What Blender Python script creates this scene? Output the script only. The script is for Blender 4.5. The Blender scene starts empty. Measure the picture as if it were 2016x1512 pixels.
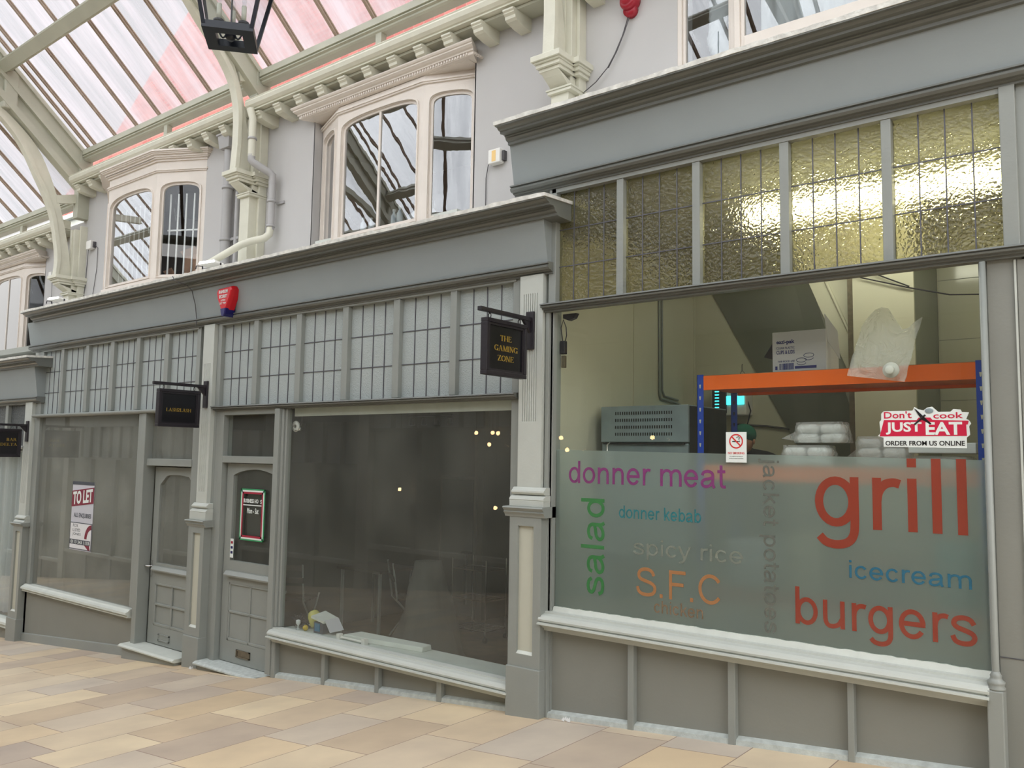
import bpy, bmesh, math, random
from mathutils import Vector, Matrix
from math import sin, cos, pi, radians
random.seed(7)
S = bpy.context.scene
COL = S.collection
# ------------------------------------------------------------------ camera, world, exposure
cam_d = bpy.data.cameras.new('camera'); cam = bpy.data.objects.new('camera', cam_d); COL.objects.link(cam)
cam_d.sensor_fit = 'HORIZONTAL'; cam_d.sensor_width = 36.0
cam_d.lens = 36.0 * 1652.43 / 2016
yaw, pit, rol = radians(38.4578), radians(5.0149), radians(0.9046)
fwd = Vector((-sin(yaw)*cos(pit), cos(yaw)*cos(pit), sin(pit)))
rt = Vector((cos(yaw), sin(yaw), 0)); up = rt.cross(fwd)
r2 = rt*cos(rol) + up*sin(rol); u2 = -rt*sin(rol) + up*cos(rol)
M = Matrix((r2, u2, -fwd)).transposed().to_4x4(); M.translation = Vector((0, -5, 1.53))
cam.matrix_world = M
cam_d.clip_start = 0.05; cam_d.clip_end = 300
S.camera = cam

W = bpy.data.worlds.new('overcast_sky'); S.world = W; W.use_nodes = True
nt = W.node_tree; bg = nt.nodes['Background']
# cloud cover thin towards the hidden sun, which stands behind the viewer: brighter overhead and on that side
tcw = nt.nodes.new('ShaderNodeTexCoord'); dt = nt.nodes.new('ShaderNodeVectorMath'); dt.operation = 'DOT_PRODUCT'; dt.inputs[1].default_value = (0.12, -0.52, 0.85)
mr = nt.nodes.new('ShaderNodeMapRange'); mr.interpolation_type = 'SMOOTHSTEP'
mr.inputs['From Min'].default_value = 0.15; mr.inputs['From Max'].default_value = 0.85; mr.inputs['To Min'].default_value = 0.78; mr.inputs['To Max'].default_value = 5.4
nt.links.new(tcw.outputs['Generated'], dt.inputs[0]); nt.links.new(dt.outputs['Value'], mr.inputs['Value']); nt.links.new(mr.outputs[0], bg.inputs['Strength'])
bg.inputs['Color'].default_value = (1.0, 0.985, 0.965, 1)
S.view_settings.view_transform = 'Standard'; S.view_settings.look = 'None'
S.view_settings.exposure = 0.0; S.view_settings.gamma = 1.0; S.view_settings.use_curve_mapping = False
cy = S.cycles
cy.use_denoising = True
cy.max_bounces = 9; cy.diffuse_bounces = 4; cy.glossy_bounces = 4; cy.transmission_bounces = 8; cy.transparent_max_bounces = 14
cy.sample_clamp_indirect = 15.0; cy.caustics_reflective = False; cy.caustics_refractive = False
cy.use_adaptive_sampling = True; cy.adaptive_threshold = 0.02

# ------------------------------------------------------------------ materials
def mat(name, col, rough=0.6, metal=0.0, bump=0.0, bscale=30, var=0.0, vscale=6, emit=None, es=1.0, spec=0.5):
    m = bpy.data.materials.new(name); m.use_nodes = True
    n = m.node_tree.nodes; l = m.node_tree.links; b = n['Principled BSDF']
    b.inputs['Base Color'].default_value = (*col, 1); b.inputs['Roughness'].default_value = rough
    b.inputs['Metallic'].default_value = metal; b.inputs['Specular IOR Level'].default_value = spec
    if emit: b.inputs['Emission Color'].default_value = (*emit, 1); b.inputs['Emission Strength'].default_value = es
    tc = n.new('ShaderNodeTexCoord')
    if var:
        t = n.new('ShaderNodeTexNoise'); t.inputs['Scale'].default_value = vscale; t.inputs['Detail'].default_value = 5
        l.new(tc.outputs['Object'], t.inputs['Vector'])
        r = n.new('ShaderNodeValToRGB'); r.color_ramp.elements[0].position = .3; r.color_ramp.elements[1].position = .7
        r.color_ramp.elements[0].color = (*[c*(1-var) for c in col], 1); r.color_ramp.elements[1].color = (*[min(1, c*(1+var*.6)) for c in col], 1)
        l.new(t.outputs['Fac'], r.inputs[0]); l.new(r.outputs[0], b.inputs['Base Color'])
    if bump:
        t = n.new('ShaderNodeTexNoise'); t.inputs['Scale'].default_value = bscale; t.inputs['Detail'].default_value = 3
        l.new(tc.outputs['Object'], t.inputs['Vector'])
        bp = n.new('ShaderNodeBump'); bp.inputs['Strength'].default_value = bump; bp.inputs['Distance'].default_value = .01
        l.new(t.outputs['Fac'], bp.inputs['Height']); l.new(bp.outputs[0], b.inputs['Normal'])
    return m
def s2l(r, g, b): return tuple(((c/255)/12.92 if c/255 < .04045 else ((c/255+.055)/1.055)**2.4) for c in (r, g, b))
MOULD = mat('shade_darkened_moulding_paint', s2l(108, 111, 107), .4, bump=.06, bscale=60, var=.06, vscale=3)  # darker moulding grey, deepened further to carry the shade under the cornices
GREY = mat('sage_grey_paint', s2l(143, 147, 142), .42, bump=.06, bscale=60, var=.05, vscale=3)
FASC = mat('fascia_grey_paint', s2l(145, 152, 152), .45, bump=.06, bscale=40, var=.04, vscale=2)
STALL = mat('stall_grey_paint', s2l(134, 135, 128), .5, bump=.08, bscale=40, var=.05, vscale=2)
WORN = mat('worn_pale_paint', s2l(188, 194, 190), .6, bump=.3, bscale=90, var=.18, vscale=22)
DKW = mat('dark_brown_wood', s2l(70, 60, 52), .6)
PALE = mat('pale_pilaster_paint', s2l(188, 192, 185), .5, bump=.08, bscale=50, var=.04)
CREAM = mat('cream_iron_paint', s2l(212, 210, 193), .45, bump=.08, bscale=50, var=.06, vscale=7)
PANELC = mat('cream_panel_paint', s2l(190, 190, 175), .5, var=.04)
ROOFW = mat('sage_timber_paint', s2l(182, 182, 165), .5, bump=.1, bscale=30, var=.07, vscale=4)
BAYW = mat('pinkish_white_paint', s2l(222, 213, 203), .4, bump=.05, bscale=50, var=.04)
WALLU = mat('lilac_grey_render', s2l(190, 188, 186), .85, bump=.03, bscale=25, var=.04, vscale=1.5)
LEADF = mat('weathered_lead_flashing', s2l(226, 226, 220), .7, bump=.5, bscale=40, var=.25, vscale=18)
CAME = mat('lead_came', s2l(92, 92, 98), .5, .3)
BLACK = mat('black_metal_paint', s2l(34, 30, 36), .45, bump=.1, bscale=80)
NAVY = mat('sign_board_face', s2l(14, 14, 20), .35)
GOLD = mat('gold_lettering', s2l(178, 148, 62), .4, .3)
IRONB = mat('lantern_black', s2l(18, 24, 36), .35)
PIPEG = mat('grey_plastic_pipe', s2l(170, 168, 167), .4, var=.05)
BRASS = mat('tarnished_letter_plate', s2l(125, 116, 100), .35, .7, var=.2, vscale=30)
CHROME = mat('chrome', (.7, .7, .7), .15, 1)
RED = mat('red_plastic', s2l(200, 22, 36), .35)
REDD = mat('dark_red_plastic', s2l(160, 25, 45), .35)
BLUED = mat('navy_plastic', s2l(26, 24, 92), .3)
WHITE = mat('white_plastic', s2l(232, 230, 224), .45)
CABLE = mat('grey_cable', s2l(80, 78, 80), .5)
ORANGE = mat('orange_shelf_steel', s2l(255, 112, 12), .4)
BLUE = mat('blue_shelf_steel', s2l(16, 66, 176), .4)
CHIP = mat('chipboard', s2l(150, 120, 90), .8, var=.2, vscale=30)
STEEL = mat('brushed_steel', s2l(150, 164, 168), .4, .35, var=.12, vscale=8)
DARK = mat('dark_slot', (.01, .01, .01), .8)
KWALL = mat('kitchen_cream_wall', s2l(208, 205, 184), .45, var=.06, vscale=1.2)
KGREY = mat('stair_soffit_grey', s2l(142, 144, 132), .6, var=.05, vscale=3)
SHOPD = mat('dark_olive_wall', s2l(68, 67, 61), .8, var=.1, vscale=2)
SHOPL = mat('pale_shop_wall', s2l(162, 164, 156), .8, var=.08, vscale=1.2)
WOODF = mat('shop_wood_floor', s2l(96, 72, 52), .4, var=.3, vscale=9)
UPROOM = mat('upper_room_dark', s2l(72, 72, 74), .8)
SILLW = mat('pale_sill_board', s2l(202, 206, 198), .5, var=.06, vscale=8)
CARD = mat('brown_cardboard', s2l(168, 128, 100), .8, var=.1, vscale=6)
CARDW = mat('white_cardboard', s2l(196, 196, 200), .7)
FOAM = mat('white_foam', s2l(236, 236, 234), .6)
GREEN = mat('green_cloth', s2l(18, 98, 78), .8)
BLK = mat('black_cloth', s2l(22, 24, 28), .9)
SKIN = mat('skin', s2l(196, 150, 125), .5)
BARM = mat('tan_glazing_bar', s2l(168, 150, 134), .6, var=.15, vscale=10)
TUBE = mat('fluorescent_tube', (1, 1, .85), .5, emit=(1, .97, .80), es=12)
FLOODL = mat('floodlight_lens', (1, 1, 1), .4, emit=(1, 1, 1), es=5)
BULB = mat('warm_bulb', (1, .8, .5), .4, emit=(1, .62, .28), es=40)
CYAN = mat('cyan_lamp', (.1, .6, .6), .4, emit=(.05, .75, .8), es=2.5)
def brickmat():
    m = bpy.data.materials.new('red_brickwork'); m.use_nodes = True; n = m.node_tree.nodes; l = m.node_tree.links; b = n['Principled BSDF']
    tc = n.new('ShaderNodeTexCoord'); mp = n.new('ShaderNodeMapping'); mp.inputs['Rotation'].default_value = (radians(90), 0, 0)
    t = n.new('ShaderNodeTexBrick'); t.inputs['Scale'].default_value = 1.0; t.inputs['Brick Width'].default_value = .23; t.inputs['Row Height'].default_value = .08; t.inputs['Mortar Size'].default_value = .006
    t.inputs['Color1'].default_value = (*s2l(176, 108, 100), 1); t.inputs['Color2'].default_value = (*s2l(156, 90, 84), 1); t.inputs['Mortar'].default_value = (*s2l(160, 130, 122), 1)
    l.new(tc.outputs['Object'], mp.inputs[0]); l.new(mp.outputs[0], t.inputs['Vector']); l.new(t.outputs['Color'], b.inputs['Base Color']); b.inputs['Roughness'].default_value = .9
    return m
BRICK = brickmat()

def glassmat(name, tint=(1, 1, 1), refl=1.6, haze=0.0, wavy=0.0, hazecol=(.6, .6, .58)):
    """thin clear glazing: transparent with a Fresnel reflection, optional pale veil of dirt"""
    m = bpy.data.materials.new(name); m.use_nodes = True; n = m.node_tree.nodes; l = m.node_tree.links
    for x in list(n): n.remove(x)
    o = n.new('ShaderNodeOutputMaterial'); tr = n.new('ShaderNodeBsdfTransparent'); tr.inputs[0].default_value = (*tint, 1)
    gl = n.new('ShaderNodeBsdfGlossy'); gl.inputs['Roughness'].default_value = .0
    fr = n.new('ShaderNodeFresnel'); fr.inputs['IOR'].default_value = 1.5
    mu = n.new('ShaderNodeMath'); mu.operation = 'MULTIPLY'; mu.inputs[1].default_value = refl; mu.use_clamp = True
    ge = n.new('ShaderNodeNewGeometry'); fb = n.new('ShaderNodeMath'); fb.operation = 'SUBTRACT'; fb.inputs[0].default_value = 1.0; l.new(ge.outputs['Backfacing'], fb.inputs[1])
    fm = n.new('ShaderNodeMath'); fm.operation = 'MULTIPLY'; l.new(fr.outputs[0], fm.inputs[0]); l.new(fb.outputs[0], fm.inputs[1])   # only the outer face of each pane reflects
    mx = n.new('ShaderNodeMixShader'); l.new(fm.outputs[0], mu.inputs[0]); l.new(mu.outputs[0], mx.inputs[0]); l.new(tr.outputs[0], mx.inputs[1]); l.new(gl.outputs[0], mx.inputs[2])
    out = mx
    tc = n.new('ShaderNodeTexCoord')
    if wavy:
        t = n.new('ShaderNodeTexNoise'); t.inputs['Scale'].default_value = 2.2; t.inputs['Detail'].default_value = 2.5
        bp = n.new('ShaderNodeBump'); bp.inputs['Strength'].default_value = wavy; bp.inputs['Distance'].default_value = .05
        l.new(tc.outputs['Object'], t.inputs['Vector']); l.new(t.outputs['Fac'], bp.inputs['Height']); l.new(bp.outputs[0], gl.inputs['Normal'])
    if haze:
        d = n.new('ShaderNodeBsdfDiffuse'); d.inputs[0].default_value = (*hazecol, 1)
        t = n.new('ShaderNodeTexNoise'); t.inputs['Scale'].default_value = 1.6; t.inputs['Detail'].default_value = 6
        l.new(tc.outputs['Object'], t.inputs['Vector'])
        r = n.new('ShaderNodeMapRange'); r.inputs['From Min'].default_value = .3; r.inputs['From Max'].default_value = .75
        r.inputs['To Min'].default_value = haze*.55; r.inputs['To Max'].default_value = haze*1.4
        m2 = n.new('ShaderNodeMixShader'); l.new(t.outputs['Fac'], r.inputs['Value']); l.new(r.outputs[0], m2.inputs[0]); l.new(out.outputs[0], m2.inputs[1]); l.new(d.outputs[0], m2.inputs[2]); out = m2
    l.new(out.outputs[0], o.inputs[0]); return m
GLASS = glassmat('clear_shop_glass', (.97, .99, .98), 1.3, haze=.06, hazecol=s2l(190, 190, 180))  # faint pale veil lifts the dark interior, standing in for reflected light
GLASS1 = glassmat('hazed_shop_glass', (.95, .95, .93), 1.7, haze=.21, hazecol=s2l(178, 180, 172))  # stronger grey veil put in the pane for the brightness of arcade reflections
GLASS3 = glassmat('kitchen_shop_glass', (.97, .99, .97), 1.0, haze=.008)
GLASSU = glassmat('old_wavy_glass', (.9, .93, .95), 5.6, wavy=.020)
GLASSP = glassmat('upper_plain_glass', (.9, .93, .95), 4.6, wavy=.004)
GLASSB = glassmat('upper_clear_glass', (.95, .97, .98), 1.5, wavy=.004)
GLASSL = glassmat('lantern_glass', (.93, .96, .97), 1.5, haze=.06)
def obscure(name, col, trans, rough, bscale, bstr, mixd, dcol):
    """patterned cathedral glass: rough transmission with a bumpy face plus some scattering"""
    m = bpy.data.materials.new(name); m.use_nodes = True; n = m.node_tree.nodes; l = m.node_tree.links
    for x in list(n): n.remove(x)
    o = n.new('ShaderNodeOutputMaterial'); tc = n.new('ShaderNodeTexCoord')
    v = n.new('ShaderNodeTexVoronoi'); v.inputs['Scale'].default_value = bscale; v.feature = 'SMOOTH_F1'
    no = n.new('ShaderNodeTexNoise'); no.inputs['Scale'].default_value = bscale*.35; no.inputs['Detail'].default_value = 2
    l.new(tc.outputs['Object'], no.inputs['Vector'])
    vm = n.new('ShaderNodeVectorMath'); vm.operation = 'MULTIPLY_ADD'; vm.inputs[1].default_value = (.05, .05, .05)
    l.new(no.outputs['Color'], vm.inputs[0]); l.new(tc.outputs['Object'], vm.inputs[2]); l.new(vm.outputs[0], v.inputs['Vector'])
    bp = n.new('ShaderNodeBump'); bp.inputs['Strength'].default_value = bstr; bp.inputs['Distance'].default_value = .01; l.new(v.outputs['Distance'], bp.inputs['Height'])
    rf = n.new('ShaderNodeBsdfRefraction'); rf.inputs['Color'].default_value = (*col, 1); rf.inputs['Roughness'].default_value = rough; rf.inputs['IOR'].default_value = 1.25
    gl = n.new('ShaderNodeBsdfGlossy'); gl.inputs['Roughness'].default_value = .18; gl.inputs['Color'].default_value = (.9, .9, .9, 1)
    fr = n.new('ShaderNodeFresnel'); fr.inputs['IOR'].default_value = 1.5
    l.new(bp.outputs[0], rf.inputs['Normal']); l.new(bp.outputs[0], gl.inputs['Normal']); l.new(bp.outputs[0], fr.inputs['Normal'])
    ge = n.new('ShaderNodeNewGeometry'); fb = n.new('ShaderNodeMath'); fb.operation = 'SUBTRACT'; fb.inputs[0].default_value = 1.0; l.new(ge.outputs['Backfacing'], fb.inputs[1])
    fm = n.new('ShaderNodeMath'); fm.operation = 'MULTIPLY'; l.new(fr.outputs[0], fm.inputs[0]); l.new(fb.outputs[0], fm.inputs[1])
    a = n.new('ShaderNodeMixShader'); l.new(fm.outputs[0], a.inputs[0]); l.new(rf.outputs[0], a.inputs[1]); l.new(gl.outputs[0], a.inputs[2])
    d = n.new('ShaderNodeBsdfDiffuse'); d.inputs[0].default_value = (*dcol, 1); tl = n.new('ShaderNodeBsdfTranslucent'); tl.inputs[0].default_value = (*dcol, 1)
    l.new(bp.outputs[0], d.inputs['Normal'])
    c = n.new('ShaderNodeMixShader'); c.inputs[0].default_value = trans; l.new(d.outputs[0], c.inputs[1]); l.new(tl.outputs[0], c.inputs[2])
    e = n.new('ShaderNodeMixShader'); e.inputs[0].default_value = mixd; l.new(a.outputs[0], e.inputs[1]); l.new(c.outputs[0], e.inputs[2])
    l.new(e.outputs[0], o.inputs[0]); return m
AMBER = obscure('amber_cathedral_glass', (.88, .86, .66), .5, .24, 55, 1.0, .18, s2l(196, 188, 150))
MILKY = obscure('milky_cathedral_glass', (.7, .75, .74), .25, .35, 90, .5, .86, s2l(200, 208, 206))
MILKD = obscure('dark_hammered_glass', (.6, .62, .62), .2, .2, 45, 1.0, .45, s2l(140, 145, 146))
FILM = obscure('frosted_window_film', (.86, .90, .90), .32, .32, 400, .02, .29, s2l(222, 236, 232))
def roofglass():
    m = bpy.data.materials.new('streaked_roof_glass'); m.use_nodes = True; n = m.node_tree.nodes; l = m.node_tree.links
    for x in list(n): n.remove(x)
    o = n.new('ShaderNodeOutputMaterial'); tc = n.new('ShaderNodeTexCoord'); mp = n.new('ShaderNodeMapping'); mp.inputs['Scale'].default_value = (3.2, .38, .38)
    t = n.new('ShaderNodeTexNoise'); t.inputs['Scale'].default_value = 1.3; t.inputs['Detail'].default_value = 7; t.inputs['Roughness'].default_value = .62
    l.new(tc.outputs['Object'], mp.inputs[0]); l.new(mp.outputs[0], t.inputs['Vector'])
    r = n.new('ShaderNodeMapRange'); r.inputs['From Min'].default_value = .36; r.inputs['From Max'].default_value = .66; r.inputs['To Min'].default_value = .30; r.inputs['To Max'].default_value = .86
    l.new(t.outputs['Fac'], r.inputs['Value'])
    tr = n.new('ShaderNodeBsdfTransparent'); tr.inputs[0].default_value = (.82, .86, .91, 1)
    tl = n.new('ShaderNodeBsdfTranslucent'); tl.inputs[0].default_value = (.50, .53, .58, 1)
    mx = n.new('ShaderNodeMixShader'); l.new(r.outputs[0], mx.inputs[0]); l.new(tr.outputs[0], mx.inputs[1]); l.new(tl.outputs[0], mx.inputs[2]); l.new(mx.outputs[0], o.inputs[0]); return m
ROOFG = roofglass()
def thinfilm(name, alpha, col, rough=.1, wr=.0):
    m = bpy.data.materials.new(name); m.use_nodes = True; n = m.node_tree.nodes; l = m.node_tree.links; b = n['Principled BSDF']
    b.inputs['Base Color'].default_value = (*col, 1); b.inputs['Roughness'].default_value = rough; b.inputs['Alpha'].default_value = alpha
    tc = n.new('ShaderNodeTexCoord'); t = n.new('ShaderNodeTexNoise'); t.inputs['Scale'].default_value = 9; t.inputs['Detail'].default_value = 4; t.inputs['Distortion'].default_value = 1.2
    l.new(tc.outputs['Object'], t.inputs['Vector']); bp = n.new('ShaderNodeBump'); bp.inputs['Strength'].default_value = wr; bp.inputs['Distance'].default_value = .06
    l.new(t.outputs['Fac'], bp.inputs['Height']); l.new(bp.outputs[0], b.inputs['Normal']); return m
POLY = thinfilm('clear_polythene', .30, (.95, .95, .92), .15, .9)
CURT = thinfilm('sheer_curtain', .72, s2l(205, 212, 216), .9, .2)
DRAPE = thinfilm('white_curtain', .95, s2l(222, 222, 218), .9, .1)
YELP = thinfilm('yellow_translucent_plastic', .8, s2l(205, 200, 110), .2)

def paving():
    m = bpy.data.materials.new('york_stone_paving'); m.use_nodes = True; n = m.node_tree.nodes; l = m.node_tree.links; b = n['Principled BSDF']
    tc = n.new('ShaderNodeTexCoord'); sp = n.new('ShaderNodeSeparateXYZ'); l.new(tc.outputs['Object'], sp.inputs[0])
    def mt(op, a, bb=None, c=None):
        k = n.new('ShaderNodeMath'); k.operation = op
        for i, v in enumerate((a, bb, c)):
            if v is None: continue
            if isinstance(v, (int, float)): k.inputs[i].default_value = v
            else: l.new(v, k.inputs[i])
        return k.outputs[0]
    wd = .50
    u = mt('DIVIDE', mt('ADD', sp.outputs['X'], .07), wd); row = mt('FLOOR', u); fu = mt('FRACT', u)
    wn = n.new('ShaderNodeTexWhiteNoise'); wn.noise_dimensions = '1D'; l.new(row, wn.inputs['W'])
    L = mt('MULTIPLY_ADD', wn.outputs['Value'], .30, .62)
    wn2 = n.new('ShaderNodeTexWhiteNoise'); wn2.noise_dimensions = '1D'; l.new(mt('ADD', row, 37.3), wn2.inputs['W'])
    v = mt('DIVIDE', mt('ADD', sp.outputs['Y'], wn2.outputs['Value']), L); cl = mt('FLOOR', v); fv = mt('FRACT', v)
    cb = n.new('ShaderNodeCombineXYZ'); l.new(row, cb.inputs[0]); l.new(cl, cb.inputs[1])
    wc = n.new('ShaderNodeTexWhiteNoise'); wc.noise_dimensions = '2D'; l.new(cb.outputs[0], wc.inputs['Vector'])
    r = n.new('ShaderNodeValToRGB'); r.color_ramp.interpolation = 'LINEAR'; l.new(wc.outputs['Value'], r.inputs[0])
    cr = r.color_ramp; cs = [s2l(186, 172, 158), s2l(216, 194, 160), s2l(196, 185, 172), s2l(222, 203, 170), s2l(180, 165, 152), s2l(206, 184, 152)]
    cr.elements[0].color = (*cs[0], 1); cr.elements[1].color = (*cs[-1], 1)
    for i in range(1, 5): e = cr.elements.new(i/5); e.color = (*cs[i], 1)
    ns = n.new('ShaderNodeTexNoise'); ns.inputs['Scale'].default_value = 2.2; ns.inputs['Detail'].default_value = 6; l.new(tc.outputs['Object'], ns.inputs['Vector'])
    mxc = n.new('ShaderNodeMix'); mxc.data_type = 'RGBA'; mxc.blend_type = 'MULTIPLY'; mxc.inputs[0].default_value = .55
    rr = n.new('ShaderNodeValToRGB'); rr.color_ramp.elements[0].position = .3; rr.color_ramp.elements[0].color = (.72, .70, .70, 1); rr.color_ramp.elements[1].position = .68; rr.color_ramp.elements[1].color = (1.05, 1.03, .98, 1)
    l.new(ns.outputs['Fac'], rr.inputs[0]); l.new(r.outputs[0], mxc.inputs['A']); l.new(rr.outputs[0], mxc.inputs['B'])
    ed = mt('MINIMUM', mt('MULTIPLY', mt('MINIMUM', fu, mt('SUBTRACT', 1.0, fu)), wd), mt('MULTIPLY', mt('MINIMUM', fv, mt('SUBTRACT', 1.0, fv)), L))
    jo = mt('LESS_THAN', ed, .0035)
    mj = n.new('ShaderNodeMix'); mj.data_type = 'RGBA'; l.new(jo, mj.inputs[0]); l.new(mxc.outputs['Result'], mj.inputs['A']); mj.inputs['B'].default_value = (*s2l(140, 118, 104), 1)
    l.new(mj.outputs['Result'], b.inputs['Base Color']); b.inputs['Roughness'].default_value = .62
    bp = n.new('ShaderNodeBump'); bp.inputs['Strength'].default_value = .3; bp.inputs['Distance'].default_value = .004
    l.new(mt('SUBTRACT', ns.outputs['Fac'], jo), bp.inputs['Height']); l.new(bp.outputs[0], b.inputs['Normal'])
    return m
PAVE = paving()

# ------------------------------------------------------------------ mesh helpers
class MB:
    def __init__(s): s.v = []; s.f = []; s.mi = []; s.k = 0; s.sm = []
    def mt(s, k): s.k = k; return s
    def add(s, vs, fs, smooth=False):
        o = len(s.v); s.v += [tuple(v) for v in vs]
        for f in fs: s.f.append([i+o for i in f]); s.mi.append(s.k); s.sm.append(smooth)
        return s
    def box(s, x0, x1, y0, y1, z0, z1):
        return s.add([(x0,y0,z0),(x1,y0,z0),(x1,y1,z0),(x0,y1,z0),(x0,y0,z1),(x1,y0,z1),(x1,y1,z1),(x0,y1,z1)],
                     [(0,3,2,1),(4,5,6,7),(0,1,5,4),(1,2,6,5),(2,3,7,6),(3,0,4,7)])
    def hexa(s, p): return s.add(p, [(0,3,2,1),(4,5,6,7),(0,1,5,4),(1,2,6,5),(2,3,7,6),(3,0,4,7)])
    def prx(s, prof, x0, x1, mit0=0, mit1=0):
        """profile of (y, z) points swept along x; mit* slides an end outward by the point's forward projection"""
        n = len(prof); ym = max(p[0] for p in prof)
        vs = [(x0-(mit0*(ym-p[0])), p[0], p[1]) for p in prof] + [(x1+(mit1*(ym-p[0])), p[0], p[1]) for p in prof]
        fs = [(i, (i+1) % n, n+(i+1) % n, n+i) for i in range(n)] + [tuple(range(n))[::-1], tuple(range(n, 2*n))]
        return s.add(vs, fs)
    def pry(s, poly, y0, y1):
        n = len(poly); vs = [(p[0], y0, p[1]) for p in poly] + [(p[0], y1, p[1]) for p in poly]
        fs = [(i, (i+1) % n, n+(i+1) % n, n+i) for i in range(n)] + [tuple(range(n))[::-1], tuple(range(n, 2*n))]
        return s.add(vs, fs)
    def prz(s, poly, z0, z1):
        n = len(poly); vs = [(p[0], p[1], z0) for p in poly] + [(p[0], p[1], z1) for p in poly]
        fs = [(i, (i+1) % n, n+(i+1) % n, n+i) for i in range(n)] + [tuple(range(n))[::-1], tuple(range(n, 2*n))]
        return s.add(vs, fs)
    def ring(s, A, B, T, depth):
        """solid frame between two loops of equal length given as (u, z); T maps (u, w, z) to world, depth along w"""
        n = len(A); a0, a1 = depth
        vs = [T(p[0], a0, p[1]) for p in A] + [T(p[0], a0, p[1]) for p in B] + [T(p[0], a1, p[1]) for p in A] + [T(p[0], a1, p[1]) for p in B]
        fs = []
        for i in range(n):
            j = (i+1) % n
            fs += [(i, j, n+j, n+i), (2*n+i, 3*n+i, 3*n+j, 2*n+j), (i, 2*n+i, 2*n+j, j), (n+i, n+j, 3*n+j, 3*n+i)]
        return s.add(vs, fs)
    def tube(s, pts, r, n=10, closed_ends=True, smooth=True):
        pts = [Vector(p) for p in pts]; rs = r if isinstance(r, (list, tuple)) else [r]*len(pts)
        vs = []; fs = []; ref = None
        for i, p in enumerate(pts):
            d = ((pts[min(i+1, len(pts)-1)]-p).normalized() + (p-pts[max(i-1, 0)]).normalized()).normalized()
            if ref is None: ref = Vector((0, 0, 1)) if abs(d.z) < .9 else Vector((1, 0, 0))
            a = d.cross(ref).normalized(); b = a.cross(d).normalized(); ref = b
            for k in range(n): t = 2*pi*k/n; vs.append(p + a*cos(t)*rs[i] + b*sin(t)*rs[i])
        for i in range(len(pts)-1):
            for k in range(n): fs.append((i*n+k, i*n+(k+1) % n, (i+1)*n+(k+1) % n, (i+1)*n+k))
        s.add(vs, fs, smooth)
        if closed_ends: s.add(vs[:n], [tuple(range(n))[::-1]]); s.add(vs[-n:], [tuple(range(n))])
        return s
    def lathe(s, prof, c, n=20, ax='z', smooth=True):
        vs = []; fs = []; m = len(prof)
        for i in range(n):
            t = 2*pi*i/n
            for r, h in prof:
                q = (r*cos(t), r*sin(t), h)
                if ax == 'y': q = (q[0], q[2], q[1])
                if ax == 'x': q = (q[2], q[0], q[1])
                vs.append((c[0]+q[0], c[1]+q[1], c[2]+q[2]))
        for i in range(n):
            for j in range(m-1): a = i*m+j; b = ((i+1) % n)*m+j; fs.append((a, b, b+1, a+1))
        return s.add(vs, fs, smooth)
    def sph(s, c, r, n=14, sc=(1, 1, 1)):
        prof = [(r*sin(pi*i/(n//2)), -r*cos(pi*i/(n//2))) for i in range(n//2+1)]
        vs = []; fs = []; m = len(prof)
        for i in range(n):
            t = 2*pi*i/n
            for a, h in prof: vs.append((c[0]+a*cos(t)*sc[0], c[1]+a*sin(t)*sc[1], c[2]+h*sc[2]))
        for i in range(n):
            for j in range(m-1): a = i*m+j; b = ((i+1) % n)*m+j; fs.append((a, b, b+1, a+1))
        return s.add(vs, fs, True)
    def build(s, name, mats, parent=None, bev=0.0, off=None):
        me = bpy.data.meshes.new(name)
        o0 = Vector(off) if off is not None else (parent.get('_w') and Vector(parent['_w']) if parent else Vector((0, 0, 0)))
        if not o0: o0 = Vector((0, 0, 0))
        me.from_pydata([Vector(v)-o0 for v in s.v], [], s.f)
        for m in (mats if isinstance(mats, (list, tuple)) else [mats]): me.materials.append(m)
        for p, k, sm in zip(me.polygons, s.mi, s.sm): p.material_index = k; p.use_smooth = sm
        bm = bmesh.new(); bm.from_mesh(me); bmesh.ops.recalc_face_normals(bm, faces=bm.faces); bm.to_mesh(me); bm.free()
        ob = bpy.data.objects.new(name, me); COL.objects.link(ob)
        if parent: ob.parent = parent
        if off is not None and not parent: ob.location = off
        ob['_w'] = list(o0)
        if bev:
            b = ob.modifiers.new('bevel', 'BEVEL'); b.width = bev; b.segments = 2; b.limit_method = 'ANGLE'; b.angle_limit = radians(40)
        return ob
def thing(name, label, cat, loc=(0, 0, 0), group=None, kind=None):
    o = bpy.data.objects.new(name, None); COL.objects.link(o); o.location = loc; o['_w'] = list(loc); o.empty_display_size = .1
    o['label'] = label; o['category'] = cat
    if group: o['group'] = group
    if kind: o['kind'] = kind
    return o
def tag(o, label, cat, group=None, kind=None):
    o['label'] = label; o['category'] = cat
    if group: o['group'] = group
    if kind: o['kind'] = kind
    return o
def lab(o, t): o['label'] = t; return o
def copy_tree(o, parent=None):
    c = o.copy(); COL.objects.link(c)
    if parent: c.parent = parent
    for ch in list(o.children): copy_tree(ch, c)
    return c
BOLD = {}
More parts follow.
